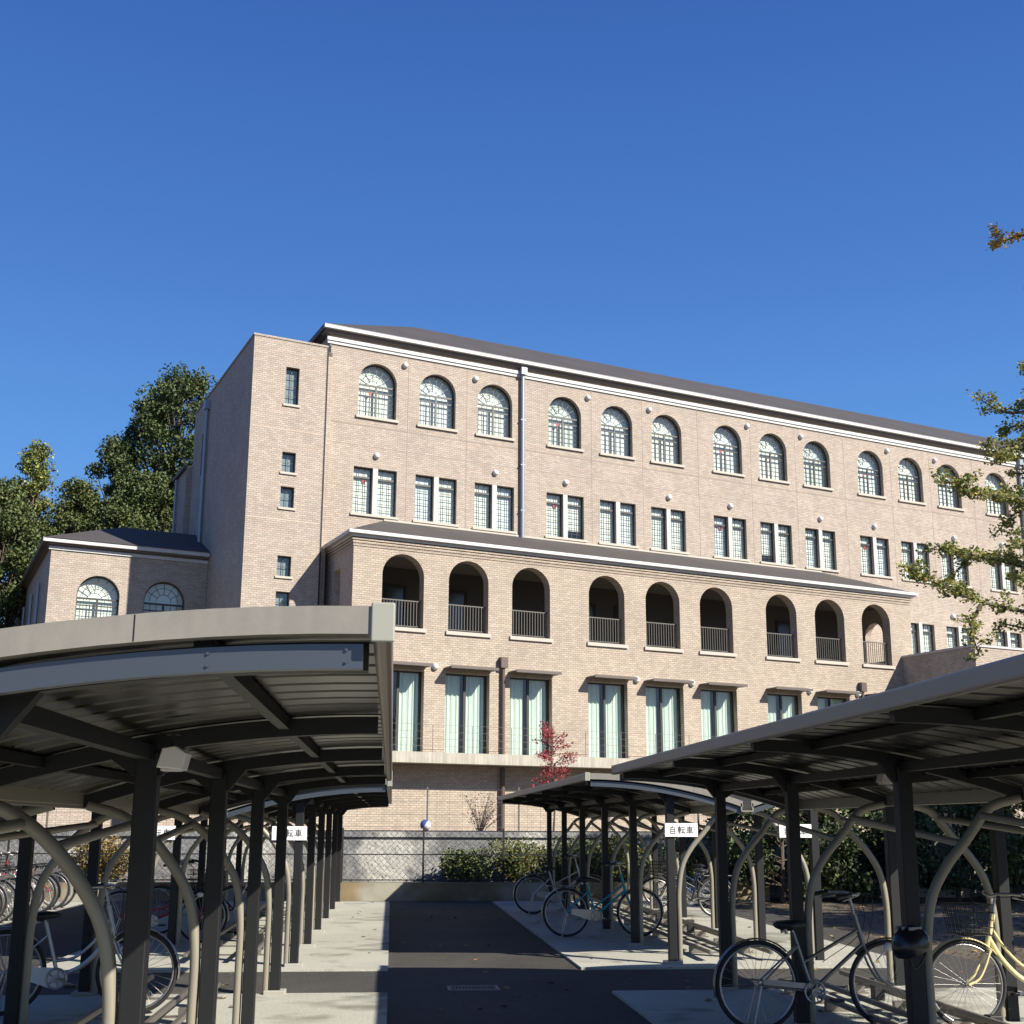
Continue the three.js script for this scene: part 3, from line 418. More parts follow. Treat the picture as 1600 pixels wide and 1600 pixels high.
// ---------------------------------------------------------------- bicycles
const G = {};
{
  const wheelR = 0.318;
  G.tyre = clean(new THREE.TorusGeometry(wheelR, 0.017, 8, 40)); G.rim = clean(new THREE.TorusGeometry(0.296, 0.010, 6, 40));
  { const q = [clean(new THREE.CylinderGeometry(0.018, 0.018, 0.09, 10).rotateX(PI / 2))]; for (let i = 0; i < 28; i++) { const a = i / 28 * 2 * PI, b = a + (i % 2 ? 0.5 : -0.5), s = i % 4 < 2 ? 0.03 : -0.03; q.push(bar(V(0.018 * Math.cos(b), 0.018 * Math.sin(b), s), V(0.29 * Math.cos(a), 0.29 * Math.sin(a), 0), 0.0016, 4)); } G.spokes = merge(q); }
  const rx = -0.53, fx = 0.53, ay = 0.335, bb = V(-0.10, 0.29, 0), stays = [];
  for (const s of [-0.055, 0.055]) stays.push(bar(V(-0.10, 0.29, s * 0.6), V(rx, ay, s), 0.009), bar(V(-0.20, 0.63, s * 0.4), V(rx, ay, s), 0.008));
  const common = [bar(V(0.335, 0.60, 0), V(0.265, 0.86, 0), 0.020, 10), bar(bb, V(-0.232, 0.725, 0), 0.016, 10), clean(new THREE.CylinderGeometry(0.024, 0.024, 0.08, 10).rotateX(PI / 2).translate(-0.10, 0.29, 0)), ...stays];
  G.frameStraight = merge([...common, bar(V(0.325, 0.64, 0), bb, 0.016, 10), bar(V(0.295, 0.745, 0), V(-0.165, 0.50, 0), 0.014, 10)]);
  G.frameLow = merge([...common.map((g) => g.clone()), tube([V(0.315, 0.68, 0), V(0.22, 0.52, 0), V(0.08, 0.38, 0), V(-0.10, 0.30, 0)], 0.021, 16, 10), tube([V(0.29, 0.76, 0), V(0.17, 0.58, 0), V(0.02, 0.45, 0), V(-0.14, 0.42, 0)], 0.012, 16, 8)]);
  G.frameSteep = merge([...common.map((g) => g.clone()), bar(V(0.325, 0.64, 0), V(-0.08, 0.31, 0), 0.017, 10), bar(V(0.30, 0.72, 0), V(-0.13, 0.40, 0), 0.014, 10)]);
  { const q = [bar(V(0.335, 0.585, -0.055), V(0.335, 0.585, 0.055), 0.014, 8)]; for (const s of [-0.055, 0.055]) q.push(tube([V(0.335, 0.59, s), V(0.39, 0.46, s), V(0.45, 0.37, s), V(fx, ay, s)], 0.010, 10, 8)); G.fork = merge(q); }
  G.bar = merge([bar(V(0.265, 0.86, 0), V(0.235, 1.0, 0), 0.012, 8), bar(V(0.235, 0.99, 0), V(0.28, 1.0, 0), 0.013, 8), tube([V(0.05, 1.0, -0.28), V(0.17, 1.02, -0.25), V(0.27, 1.02, -0.12), V(0.28, 1.0, 0), V(0.27, 1.02, 0.12), V(0.17, 1.02, 0.25), V(0.05, 1.0, 0.28)], 0.011, 28, 8), bar(V(0.19, 0.995, 0.19), V(0.09, 0.975, 0.26), 0.006, 6), bar(V(0.19, 0.995, -0.19), V(0.09, 0.975, -0.26), 0.006, 6)]);
  G.grip = merge([-1, 1].map((s) => bar(V(0.155, 1.02, s * 0.254), V(0.035, 0.998, s * 0.284), 0.017, 10)));
  { const g = new THREE.SphereGeometry(1, 20, 12), p = g.attributes.position; for (let i = 0; i < p.count; i++) { const x = p.getX(i), y = p.getY(i), z = p.getZ(i), w = x > 0 ? 0.3 + 0.7 * Math.pow(1 - x, 1.5) : 1; p.setXYZ(i, x * 0.14, (y > 0 ? y * 0.035 : y * 0.05 * (x > 0 ? 0.6 : 1)), z * 0.095 * w); } g.computeVertexNormals(); g.translate(-0.25, 0.785, 0); G.saddle = clean(g); }
  G.springs = merge([bar(V(-0.232, 0.715, 0), V(-0.245, 0.76, 0), 0.013, 8), ...[-0.05, 0.05].map((s) => bar(V(-0.30, 0.72, s), V(-0.31, 0.765, s), 0.014, 8))]);
  { const s = new THREE.Shape(); s.absarc(-0.10, 0.29, 0.085, -PI / 2, PI / 2.2, false); s.lineTo(-0.46, 0.385); s.lineTo(-0.46, 0.315); s.lineTo(-0.14, 0.215); s.closePath(); G.guard = extrude(s, 0.048, 0.064, 16); }
  { const s = new THREE.Shape(); s.moveTo(-0.12, 0.35); s.lineTo(-0.50, 0.385); s.lineTo(-0.50, 0.345); s.lineTo(-0.14, 0.31); s.closePath(); G.guardThin = extrude(s, 0.046, 0.06, 4); }
  G.ring = merge([clean(new THREE.TorusGeometry(0.078, 0.009, 6, 28).translate(-0.10, 0.29, 0.070)), clean(new THREE.CylinderGeometry(0.03, 0.03, 0.02, 14).rotateX(PI / 2).translate(-0.10, 0.29, 0.075)), ...[0, 1, 2, 3, 4].map((i) => bar(V(-0.10, 0.29, 0.07), V(-0.10 + 0.075 * Math.cos(i * 1.2566), 0.29 + 0.075 * Math.sin(i * 1.2566), 0.07), 0.006, 5))]);
  G.crank = merge([stick(V(-0.10, 0.29, 0.09), V(0.045, 0.24, 0.10), 0.02, 0.012), stick(V(-0.10, 0.29, -0.07), V(-0.245, 0.34, -0.08), 0.02, 0.012)]);
  G.pedal = merge([rbx(0.0, 0.09, 0.228, 0.252, 0.105, 0.19, 0.006), rbx(-0.29, -0.20, 0.328, 0.352, -0.17, -0.085, 0.006)]);
  const fender = (cx, a0, a1) => { const q = []; const R = 0.352, n = 22, pos = []; const P = (a, z) => [cx + (R - 0.9 * z * z * 12 * 0.03 / 0.03) * Math.cos(a), ay + (R - 10 * z * z) * Math.sin(a), z]; const zs = [-0.028, -0.014, 0, 0.014, 0.028]; for (let i = 0; i < n; i++) for (let k = 0; k < 4; k++) { const b0 = a0 + (a1 - a0) * i / n, b1 = a0 + (a1 - a0) * (i + 1) / n; const pt = (a, z) => { const r = R - 14 * z * z; return [cx + r * Math.cos(a), ay + r * Math.sin(a), z]; }; const A = pt(b0, zs[k]), Bq = pt(b1, zs[k]), C = pt(b1, zs[k + 1]), D = pt(b0, zs[k + 1]); pos.push(...A, ...Bq, ...C, ...A, ...C, ...D); } const g = new THREE.BufferGeometry(); g.setAttribute('position', new THREE.Float32BufferAttribute(pos, 3)); g.setAttribute('uv', new THREE.Float32BufferAttribute(new Float32Array(pos.length / 3 * 2), 2)); g.computeVertexNormals(); return g; };
  G.fenderR = fender(rx, 0.25 * PI, 1.08 * PI); G.fenderF = fender(fx, -0.05 * PI, 0.78 * PI);
  { const q = [], y = 0.70; for (const s of [-0.06, -0.02, 0.02, 0.06]) q.push(bar(V(-0.80, y, s), V(-0.34, y, s), 0.006, 6)); for (const x of [-0.80, -0.60, -0.42]) q.push(bar(V(x, y, -0.065), V(x, y, 0.065), 0.006, 6)); for (const s of [-0.065, 0.065]) q.push(bar(V(-0.70, y, s), V(rx - 0.01, ay, s), 0.006, 6)); G.rack = merge(q); }
  { const q = []; for (const s of [-0.07, 0.07]) q.push(bar(V(rx + 0.01, ay, s), V(rx - 0.07, 0.012, s * 1.3), 0.009, 6)); q.push(bar(V(rx - 0.07, 0.012, -0.09), V(rx - 0.07, 0.012, 0.09), 0.009, 6)); G.stand = merge(q); }
  { const q = []; const x0 = 0.34, x1 = 0.58, y0 = 0.71, y1 = 0.94; for (let j = 0; j <= 4; j++) { const y = y0 + (y1 - y0) * j / 4, e = 0.03 * (j / 4); for (const s of [-1, 1]) q.push(bar(V(x0 - e * 0.3, y, s * (0.14 + e)), V(x1 + e, y, s * (0.14 + e)), 0.0035, 4)); q.push(bar(V(x0, y, -0.14 - e), V(x0, y, 0.14 + e), 0.0035, 4), bar(V(x1 + e, y, -0.14 - e), V(x1 + e, y, 0.14 + e), 0.0035, 4)); } for (let i = 0; i <= 8; i++) { const x = x0 + (x1 - x0) * i / 8; for (const s of [-1, 1]) q.push(bar(V(x, y0, s * 0.14), V(x + 0.03 * i / 8, y1, s * 0.17), 0.003, 4)); q.push(bar(V(x, y0, -0.14), V(x, y0, 0.14), 0.003, 4)); } for (let i = 0; i <= 8; i++) { const z = -0.14 + 0.28 * i / 8; q.push(bar(V(x1, y0, z), V(x1 + 0.03, y1, z * 1.2), 0.003, 4)); } G.basket = merge(q); }
  G.cable = merge([tube([V(0.18, 1.0, 0.2), V(0.36, 1.02, 0.12), V(0.40, 0.85, 0.04), V(0.345, 0.62, 0.02)], 0.003, 14, 5), tube([V(0.18, 1.0, -0.2), V(0.35, 0.98, -0.12), V(0.37, 0.82, -0.05), V(0.30, 0.70, -0.02), V(0.0, 0.50, -0.02)], 0.003, 16, 5)]);
  G.lamp = merge([clean(new THREE.SphereGeometry(0.035, 10, 8).scale(1.2, 1, 1).translate(0.50, 0.62, 0.08)), bar(V(0.40, 0.52, 0.07), V(0.48, 0.60, 0.08), 0.006, 5)]);
}
function bicycle({ paint, frame = 'frameStraight', guard, basket = false, fenders = M.steel, tyres = M.rubber, rack = true }, X, Z, turn, label, group_, lean = 0, y = 0.025) {
  const t = thing('bicycle', label, 'bicycle', [X, y, -Z], turn, group_); t.rotation.x = lean;
  part(t, 'frame', G[frame], paint); part(t, 'fork', G.fork, paint);
  for (const x of [-0.53, 0.53]) { const w = new THREE.Group(); w.name = 'wheel'; w.position.set(x, 0.335, 0); t.add(w); part(w, 'tyre', G.tyre, tyres); part(w, 'rim', G.rim, M.steel); part(w, 'spokes', G.spokes, M.steel); }
  const hb = part(t, 'handlebar', G.bar, M.steel); part(hb, 'grip', G.grip, M.black); part(hb, 'brake_cable', G.cable, M.black);
  const sd = part(t, 'saddle', G.saddle, M.black); part(sd, 'springs', G.springs, M.steel);
  part(t, 'chain_guard', guard === 'thin' ? G.guardThin : G.guard, guard === 'thin' || !guard ? M.steel : guard);
  part(t, 'chain_ring', G.ring, M.steel); const ck = part(t, 'crank', G.crank, M.steel); part(ck, 'pedal', G.pedal, M.black);
  part(t, 'fender', G.fenderR, fenders); part(t, 'fender', G.fenderF, fenders);
  if (rack) part(t, 'rear_rack', G.rack, M.steel); part(t, 'kickstand', G.stand, M.steel);
  if (basket) part(t, 'basket', G.basket, M.black); part(t, 'head_lamp', G.lamp, M.lampBody);
  return t;
}
const P = { grey: std([0.24, 0.235, 0.22], 0.3, 0.7), teal: std([0.02, 0.28, 0.34], 0.35, 0.3), yellow: std([0.66, 0.58, 0.30], 0.4), silver: std([0.46, 0.47, 0.46], 0.3, 0.7), red: std([0.34, 0.02, 0.025], 0.4), black: std([0.03, 0.03, 0.035], 0.35, 0.4), navy: std([0.03, 0.06, 0.16], 0.35, 0.3), white: std([0.72, 0.73, 0.72], 0.35) };
bicycle({ paint: P.grey, guard: 'thin', rack: false, fenders: P.grey }, 3.37, 9.72, 0, 'grey bicycle with black saddle parked beside the yellow bicycle');
bicycle({ paint: P.yellow, frame: 'frameLow', fenders: P.yellow, basket: true }, 5.03, 9.7, PI, 'pale yellow bicycle with black wire basket');
bicycle({ paint: P.teal, frame: 'frameSteep', guard: P.silver }, 3.02, 17.9, 0, 'turquoise bicycle with a silver chain guard');
bicycle({ paint: P.silver }, 3.06, 22.5, 0, 'silver bicycle with rear rack behind the turquoise bicycle');
bicycle({ paint: P.black, basket: true }, 5.10, 21.6, PI, 'black basket bicycle opposite the turquoise one');
bicycle({ paint: P.navy, basket: true }, 5.75, 24.3, PI - 0.12, 'dark blue basket bicycle parked before the hedge');
bicycle({ paint: P.silver, frame: 'frameLow', guard: P.white }, -2.6, 10.9, 0, 'silver low step bicycle behind the dark shelter posts');
bicycle({ paint: P.red, frame: 'frameLow', basket: true }, -3.0, 17.2, 0, 'dark red bicycle parked in the shelter');
bicycle({ paint: P.black, guard: P.red, fenders: P.red }, -2.75, 18.6, PI, 'black bicycle with bright red fenders');
{ const r = rng(301), keys = ['silver', 'black', 'navy', 'white', 'silver', 'teal', 'grey', 'silver', 'black', 'white', 'red', 'silver'], nm = { silver: 'silver', black: 'black', navy: 'dark blue', white: 'white', teal: 'turquoise', grey: 'grey', red: 'dark red' };
  keys.forEach((k, i) => bicycle({ paint: P[k], frame: i % 2 ? 'frameLow' : 'frameStraight', basket: i % 3 !== 1, fenders: i % 4 === 1 ? P.black : M.steel }, -6.65 + (r() - 0.5) * 0.15, 18.6 + i * 0.52, PI + (r() - 0.5) * 0.16, (i === 0 ? 'silver bicycle next to a black one at the open end of the dense row' : i === keys.length - 1 ? 'silver bicycle next to the dark red one at the wall end of the dense row' : `${nm[k]} bicycle between the ${nm[keys[i - 1]]} and ${nm[keys[i + 1]]} ones in the dense row`), 'dense row of parked bicycles')); }
{ // black helmet hung on a shelter post
  const t = thing('helmet', 'black helmet hung on the dark post between grey and yellow bicycles', 'helmet', [3.16, 0.86, -7.52], 0.5);
  const g = new THREE.SphereGeometry(0.115, 24, 14, 0, 2 * PI, 0, PI * 0.62); g.scale(1.15, 0.95, 0.9); g.rotateZ(0.35); part(t, 'shell', g, std([0.015, 0.015, 0.018], 0.25, 0, { side: THREE.DoubleSide }));
  const l = []; for (const a of [-0.05, 0, 0.05]) l.push(rbx(-0.07, 0.04, 0.085, 0.105, a - 0.008, a + 0.008, 0.004)); part(t, 'vent_strip', l, std([0.25, 0.25, 0.26], 0.4));
  part(t, 'strap', tube([V(-0.09, -0.02, 0.05), V(-0.02, -0.14, 0.03), V(0.06, -0.05, 0.06), V(0.09, 0.12, 0)], 0.006, 14, 6), M.black);
}

// ---------------------------------------------------------------- retaining wall, kerb and fences
solo('retaining_wall', [bx(-45, 45, -0.02, 1.30, -28.75, -28.4), bx(-45, 45, 1.302, 1.42, -28.8, -28.34)], M.retaining, 'low mottled grey concrete retaining wall behind the wire fence', 'wall');
structure('kerb', bx(-40, 8.2, -0.02, 0.37, -27.15, -26.87), M.kerb);
structure('planting_bed', bx(-40, 8.2, -0.02, 0.33, -28.39, -27.152), M.earth);
{
  const t = thing('wire_fence', 'black diamond wire mesh fence on the kerb before the retaining wall', 'fence', [0, 0.37, -27.02]);
  const x0 = -11.5, x1 = 8.1, h = 1.06, q = [], st = 0.13; for (let x = x0; x < x1 + h; x += st) for (const k of [1, -1]) { let a = V(x, 0.03, 0.006 * k), b = V(x - h * 1, 0.03 + h, 0.006 * k); if (k < 0) { a = V(x - h, 0.03, -0.006); b = V(x, 0.03 + h, -0.006); } const lo = Math.min(a.x, b.x), hi = Math.max(a.x, b.x); if (lo < x0 || hi > x1) continue; q.push(bar(a, b, 0.0032, 3)); }
  const m = part(t, 'wire_mesh', q, M.wire); m.userData.kind = 'stuff';
  for (let x = -11.5 + 0.05; x < 8.1; x += 1.72) part(t, 'post', rbx(x - 0.02, x + 0.02, 0, 1.13, -0.035, 0.005, 0.005), M.wire).position.x = 0.1;
  for (const y of [0.05, 0.58, 1.07]) part(t, 'rail', bx(x0, x1, y - 0.012, y + 0.012, -0.06, -0.036), M.wire);
  const u = thing('wire_fence', 'thin grid wire fence standing on top of the retaining wall', 'fence', [0, 1.42, -28.6]);
  const w = []; for (let y = 0.1; y < 1.0; y += 0.28) w.push(bx(-14, 12, y - 0.0035, y + 0.0035, -0.004, 0.004)); for (let x = -14; x < 12; x += 0.3) w.push(bx(x - 0.002, x + 0.002, 0.02, 0.98, 0.0045, 0.010)); part(u, 'wire_mesh', w, M.railThin).userData.kind = 'stuff';
  for (let x = -13.9; x < 12; x += 2.1) part(u, 'post', bx(x - 0.02, x + 0.02, 0, 1.0, -0.045, -0.005), M.railThin);
}
{ const t = thing('wall_lamp', 'small round white lamp with blue hood on top of the wall', 'lamp', [0.78, 1.42, -28.45]); const g = new THREE.SphereGeometry(0.11, 20, 14); g.translate(0.0, 0.14, 0.03); part(t, 'globe', g, M.white); const h = new THREE.SphereGeometry(0.125, 20, 12, 0, 2 * PI, 0, PI * 0.45); h.rotateZ(0.9); h.translate(-0.015, 0.145, 0.03); part(t, 'hood', h, std([0.06, 0.10, 0.28], 0.4, 0, { side: THREE.DoubleSide })); part(t, 'base', bar(V(0, 0, 0.03), V(0, 0.06, 0.03), 0.05, 12), M.black); }
{ const t = thing('drain_cover', 'narrow rectangular metal drain cover set in the asphalt lane', 'drain cover', [0.83, 0.0, -12.55]); part(t, 'frame', [bx(-0.25, 0.25, 0.001, 0.012, -0.17, -0.14), bx(-0.25, 0.25, 0.001, 0.012, 0.14, 0.17), bx(-0.25, -0.22, 0.001, 0.012, -0.139, 0.139), bx(0.22, 0.25, 0.001, 0.012, -0.139, 0.139)], std([0.22, 0.21, 0.20], 0.7, 0.3)); const q = []; for (let i = 0; i < 14; i++) { const x = -0.205 + i * 0.0315; q.push(bx(x - 0.009, x + 0.009, 0.001, 0.009, -0.138, 0.138)); } part(t, 'grate', q, std([0.12, 0.115, 0.11], 0.7, 0.4)); }

// ---------------------------------------------------------------- trees and plants
function leafMesh(pts, size, colours, rand, shape = 'oval', up = 0.3) { // every point gets one small folded leaf
  const n = pts.length, pos = new Float32Array(n * 12 * 1.5), col = new Float32Array(n * 12 * 1.5), q = new THREE.Quaternion(), e = new THREE.Euler(), v = V(0, 0, 0), uv = new Float32Array(n * 12);
  for (let i = 0; i < n; i++) {
    const s = size * (0.6 + 0.8 * rand()); e.set((rand() - 0.5) * 2.4 * (1 - up) , rand() * 2 * PI, (rand() - 0.5) * 2.4); q.setFromEuler(e);
    const c = colours[Math.floor(rand() * colours.length)], k = 0.8 + 0.4 * rand(), P4 = [[0, 0, 0], [0.5 * s, 0.10 * s, 0.5 * s], [s, 0, 0], [0.5 * s, 0.10 * s, -0.5 * s]];
    const w = P4.map((p) => { v.set(p[0] - 0.5 * s, p[1], p[2] * (shape === 'oval' ? 0.7 : 1)).applyQuaternion(q).add(pts[i]); return [v.x, v.y, v.z]; });
    [0, 1, 2, 0, 2, 3].forEach((id, j) => { const o = (i * 6 + j) * 3; pos[o] = w[id][0]; pos[o + 1] = w[id][1]; pos[o + 2] = w[id][2]; col[o] = c[0] * k; col[o + 1] = c[1] * k; col[o + 2] = c[2] * k; });
  }
  const g = new THREE.BufferGeometry(); g.setAttribute('position', new THREE.BufferAttribute(pos, 3)); g.setAttribute('color', new THREE.BufferAttribute(col, 3)); g.setAttribute('uv', new THREE.BufferAttribute(uv, 2)); g.computeVertexNormals(); return g;
}
const leafMat = new THREE.MeshStandardMaterial({ vertexColors: true, roughness: 0.7, side: THREE.DoubleSide });
const leafThin = new THREE.MeshPhysicalMaterial({ vertexColors: true, roughness: 0.9, side: THREE.DoubleSide, transmission: 0.35, thickness: 0 });
const GREEN = [[0.08, 0.115, 0.032], [0.06, 0.09, 0.03], [0.11, 0.14, 0.04], [0.09, 0.105, 0.045]], OLIVE = [[0.13, 0.15, 0.042], [0.10, 0.12, 0.035], [0.075, 0.10, 0.03]], DARK = [[0.03, 0.046, 0.018], [0.04, 0.056, 0.02], [0.024, 0.038, 0.015]], GINKGO = [[0.30, 0.32, 0.065], [0.22, 0.26, 0.06], [0.15, 0.19, 0.05], [0.36, 0.31, 0.065]], ORANGE = [[0.55, 0.33, 0.07], [0.48, 0.33, 0.07], [0.36, 0.28, 0.07]], YELLOW = [[0.36, 0.35, 0.085], [0.26, 0.29, 0.08], [0.18, 0.22, 0.06]], MAPLE = [[0.38, 0.05, 0.06], [0.30, 0.04, 0.05], [0.46, 0.10, 0.085]];
// a broad tree: trunk, limbs and clumps of leaves along the limbs' ends
function tree(name, label, category, X, y0, Z, height, spread, opt = {}) {
  const { seed = 1, colours = GREEN, leaf = 0.3, clumps = 60, per = 110, low = 0.3, mat = leafMat, cone = 0, lump = 1, round = 0, group: grp } = opt, r = rng(seed);
  const t = thing(name, label, category, [X, y0, -Z], 0, grp), limbs = [taper([V(0, 0, 0), V(0.1 * spread * (r() - 0.5), height * 0.35, 0.1 * spread * (r() - 0.5)), V(0.2 * (r() - 0.5) * spread, height * 0.7, 0.2 * (r() - 0.5) * spread), V(0, height * 0.93, 0)], height * 0.022, height * 0.004, 12, 8)], pts = [];
  for (let i = 0; i < clumps; i++) {
    const h = low + (1 - low) * Math.pow((i + r()) / clumps, 0.9), prof_ = round ? Math.sqrt(Math.max(0.05, 1 - Math.pow(2 * (h - low) / (1 - low) - 1.05, 2))) : cone ? Math.pow(1 - (h - low) / (1 - low), 0.8) + 0.08 : Math.sin(PI * Math.min(1, 0.16 + 0.84 * (h - low) / (1 - low))) * 0.9 + 0.1, a = r() * 2 * PI + i * 2.4, d = spread * prof_ * (0.35 + 0.65 * Math.sqrt(r()));
    const c = V(Math.cos(a) * d, h * height, Math.sin(a) * d), base = V(0, Math.max(0.12, h - 0.16 - 0.12 * r()) * height, 0);
    limbs.push(taper([base, base.clone().lerp(c, 0.55).add(V(0, -0.02 * height, 0)), c], height * 0.007 * (1.2 - h), height * 0.0015, 5, 5));
    const R = spread * (0.20 + 0.14 * r()) * lump;
    for (let k = 0; k < per; k++) { const u = 2 * r() - 1, b = r() * 2 * PI, rr = R * Math.cbrt(0.25 + 0.75 * r()) * (0.75 + 0.35 * Math.sin(b * 3 + i)), s = Math.sqrt(1 - u * u); pts.push(V(c.x + rr * s * Math.cos(b), c.y + rr * u * 0.7, c.z + rr * s * Math.sin(b))); }
  }
  part(t, 'trunk', limbs, M.bark); part(t, 'crown', leafMesh(pts, leaf, colours, r), mat); return t;
}
// wooded hill at the left
const wood = 'trees on the hill behind the low wing';
tree('broadleaf_tree', 'tall dark evergreen tree rising beside the stair tower', 'tree', -12.6, 9.5, 68, 17.0, 3.0, { seed: 21, clumps: 150, per: 478, leaf: 0.156, low: 0.2, lump: 1.1, round: 1, group: wood });
tree('broadleaf_tree', 'rounded dark evergreen tree leaning out beside the tallest hill tree', 'tree', -15.7, 9.3, 67, 12.8, 2.1, { seed: 22, clumps: 60, per: 551, leaf: 0.156, low: 0.35, lump: 1.25, group: wood });
tree('broadleaf_tree', 'bushy green tree just above the low wing roof ridge', 'tree', -13.4, 9.5, 65.5, 10.2, 3.4, { seed: 23, clumps: 90, per: 609, leaf: 0.148, low: 0.1, colours: [...GREEN, ...OLIVE], group: wood });
tree('broadleaf_tree', 'bushy green tree between the yellowish conifer and the wing roof', 'tree', -17.3, 9.0, 66, 10.3, 2.9, { seed: 24, clumps: 90, per: 609, leaf: 0.148, low: 0.1, colours: OLIVE, group: wood });
tree('conifer_tree', 'yellowish feathery conifer with a ragged top', 'tree', -20.3, 9.2, 68, 13.0, 2.3, { seed: 25, clumps: 80, per: 188, leaf: 0.156, low: 0.25, cone: 1, colours: [...YELLOW, ...OLIVE], group: wood });
tree('broadleaf_tree', 'dark olive tree reaching down past the low wing', 'tree', -19.3, 1.3, 60, 16.2, 3.2, { seed: 26, clumps: 100, per: 551, leaf: 0.156, low: 0.2, colours: [...OLIVE, ...GREEN], group: wood });
tree('broadleaf_tree', 'wide dark tree at the wood edge beside the low wing', 'tree', -21.0, 1.3, 57, 14.0, 3.4, { seed: 27, clumps: 100, per: 551, leaf: 0.156, low: 0.12, group: wood });
tree('broadleaf_tree', 'broad tree at the far end of the wooded hill', 'tree', -24.5, 5, 66, 15.6, 4.4, { seed: 28, clumps: 90, per: 551, leaf: 0.172, low: 0.15, colours: OLIVE, group: wood });
tree('broadleaf_tree', 'green tree filling the gap behind the low wing roof', 'tree', -9.8, 9.2, 71, 8.5, 3.6, { seed: 29, clumps: 60, per: 435, leaf: 0.172, low: 0.15, group: wood });
tree('broadleaf_tree', 'dark tree behind the bushy green pair on the hill', 'tree', -17.8, 9.5, 74, 10.2, 4.2, { seed: 30, clumps: 60, per: 464, leaf: 0.172, low: 0.1, group: wood });

// ginkgo tree at the right: long level limbs set with tufts of leaves
function limbTree(name, label, category, base, trunkPts, branches, opt) {
  const { seed, colours, tip = colours, leaf = 0.10, dens = 90, fat = 0.17, r0 = 0.2, extra = 26, reach = 3, h0 = 4, h1 = 15 } = opt, r = rng(seed), t = thing(name, label, category, base), o = V(...base);
  const L = [taper(trunkPts.map((p) => V(...p).sub(o)), r0, 0.03, 14, 8)], list = branches.map((b) => b.map((p) => V(p[0], p[1], -p[2]).sub(o))), pts = [], pts2 = [];
  const tc = new THREE.CatmullRomCurve3(trunkPts.map((p) => V(...p).sub(o)));
  for (let i = 0; i < extra; i++) { const y = h0 + (h1 - h0) * (i + r()) / extra, a = r() * 2 * PI, l = (Math.cos(a) < 0.35 ? (y > 9.5 ? 0.28 : 0.55) : 1.15) * reach * (1.15 - 0.75 * (y - h0) / (h1 - h0)) * (0.6 + 0.5 * r()), s = tc.getPoint(Math.min(0.97, y / trunkPts[trunkPts.length - 1][1])), d = V(Math.cos(a), 0, Math.sin(a)); list.push([s.clone().addScaledVector(d, l).add(V(0, l * (0.1 + 0.3 * r()), 0)), s.clone().addScaledVector(d, l * 0.5).add(V((r() - 0.5) * 0.4, l * 0.12, (r() - 0.5) * 0.4)), s]); }
  for (const b of list) {
    const c = new THREE.CatmullRomCurve3(b), len = c.getLength(); L.push(taper(b.slice().reverse(), 0.05, 0.008, 10, 5));
    const n = Math.floor(len * dens); for (let i = 0; i < n; i++) { const u = 0.9 * Math.pow(r(), 1.1), p = c.getPoint(u); const k = fat * (0.45 + 0.9 * Math.abs(Math.sin(u * len * 5 + b.length * 3))) * (0.6 + 0.6 * (1 - u)), q = V((r() - 0.5) * 2.2 * k, (r() - 0.42) * 1.7 * k, (r() - 0.5) * 2.2 * k); (tip !== colours && r() < (p.y > 11.5 ? 0.9 : 0.12) ? pts2 : pts).push(p.add(q)); }
    for (let i = 0; i < len * 3; i++) { const u = r() * 0.8, p = c.getPoint(u), q = p.clone().add(V((r() - 0.5) * 0.6, (r() - 0.3) * 0.45, (r() - 0.5) * 0.6)); L.push(bar(p, q, 0.008, 4, 0.003)); for (let k = 0; k < dens * 0.3; k++) (tip !== colours && p.y > 11.5 ? pts2 : pts).push(p.clone().lerp(q, 0.4 + 0.7 * r()).add(V((r() - 0.5) * 0.2, (r() - 0.5) * 0.16, (r() - 0.5) * 0.2))); }
  }
  part(t, 'trunk', L, M.bark); part(t, 'foliage', leafMesh(pts, leaf, colours, r, 'fan'), leafThin); if (pts2.length) part(t, 'foliage', leafMesh(pts2, leaf, tip, r, 'fan'), leafThin); return t;
}
limbTree('ginkgo_tree', 'ginkgo tree with long level limbs of yellow green leaves', 'tree', [13.9, -0.02, -24], [[13.9, -0.02, -24], [13.95, 5, -24.1], [13.95, 10, -24], [14.4, 15, -24], [14.5, 18, -24]],
  [[[9.98, 6.63, 23], [10.89, 6.32, 23.3], [11.82, 6.07, 23.6], [13.9, 5.8, 24]], [[10.62, 8.43, 22.5], [11.43, 8.19, 23], [12.37, 8.29, 23.5], [13.9, 8.3, 24]], [[12.5, 10.85, 24.5], [13.16, 10.41, 24.3], [14.0, 10.5, 24]], [[13.5, 14.72, 25], [13.92, 14.78, 24.6], [14.38, 14.6, 24]], [[13.2, 7.9, 25.5], [13.57, 8.37, 25], [13.9, 8.2, 24]], [[12.3, 6.95, 26], [12.7, 7.44, 25.5], [13.18, 7.27, 25], [13.9, 6.8, 24]], [[11.68, 4.94, 23.5], [11.56, 5.52, 23.5], [11.84, 6.0, 23.6]], [[12.1, 9.4, 23.5], [12.56, 9.12, 23.7], [13.31, 9.66, 24], [14.0, 9.5, 24]], [[11.0, 7.3, 24.2], [11.9, 7.2, 24.2], [12.8, 7.0, 24.1], [13.9, 6.6, 24]]],
  { seed: 41, colours: GINKGO, tip: ORANGE, leaf: 0.062, dens: 190, fat: 0.13, extra: 46, reach: 2.6, h0: 4.6, h1: 17 });
limbTree('ginkgo_tree', 'ginkgo tree beyond the yard edge, outside the shelters', 'tree', [15.5, -0.02, -17], [[15.5, -0.02, -17], [15.5, 5, -17.1], [15.5, 12, -17]], [], { seed: 42, colours: GINKGO, leaf: 0.13, dens: 120, fat: 0.3, extra: 46, reach: 3.4, h0: 2.6, h1: 11.5 });
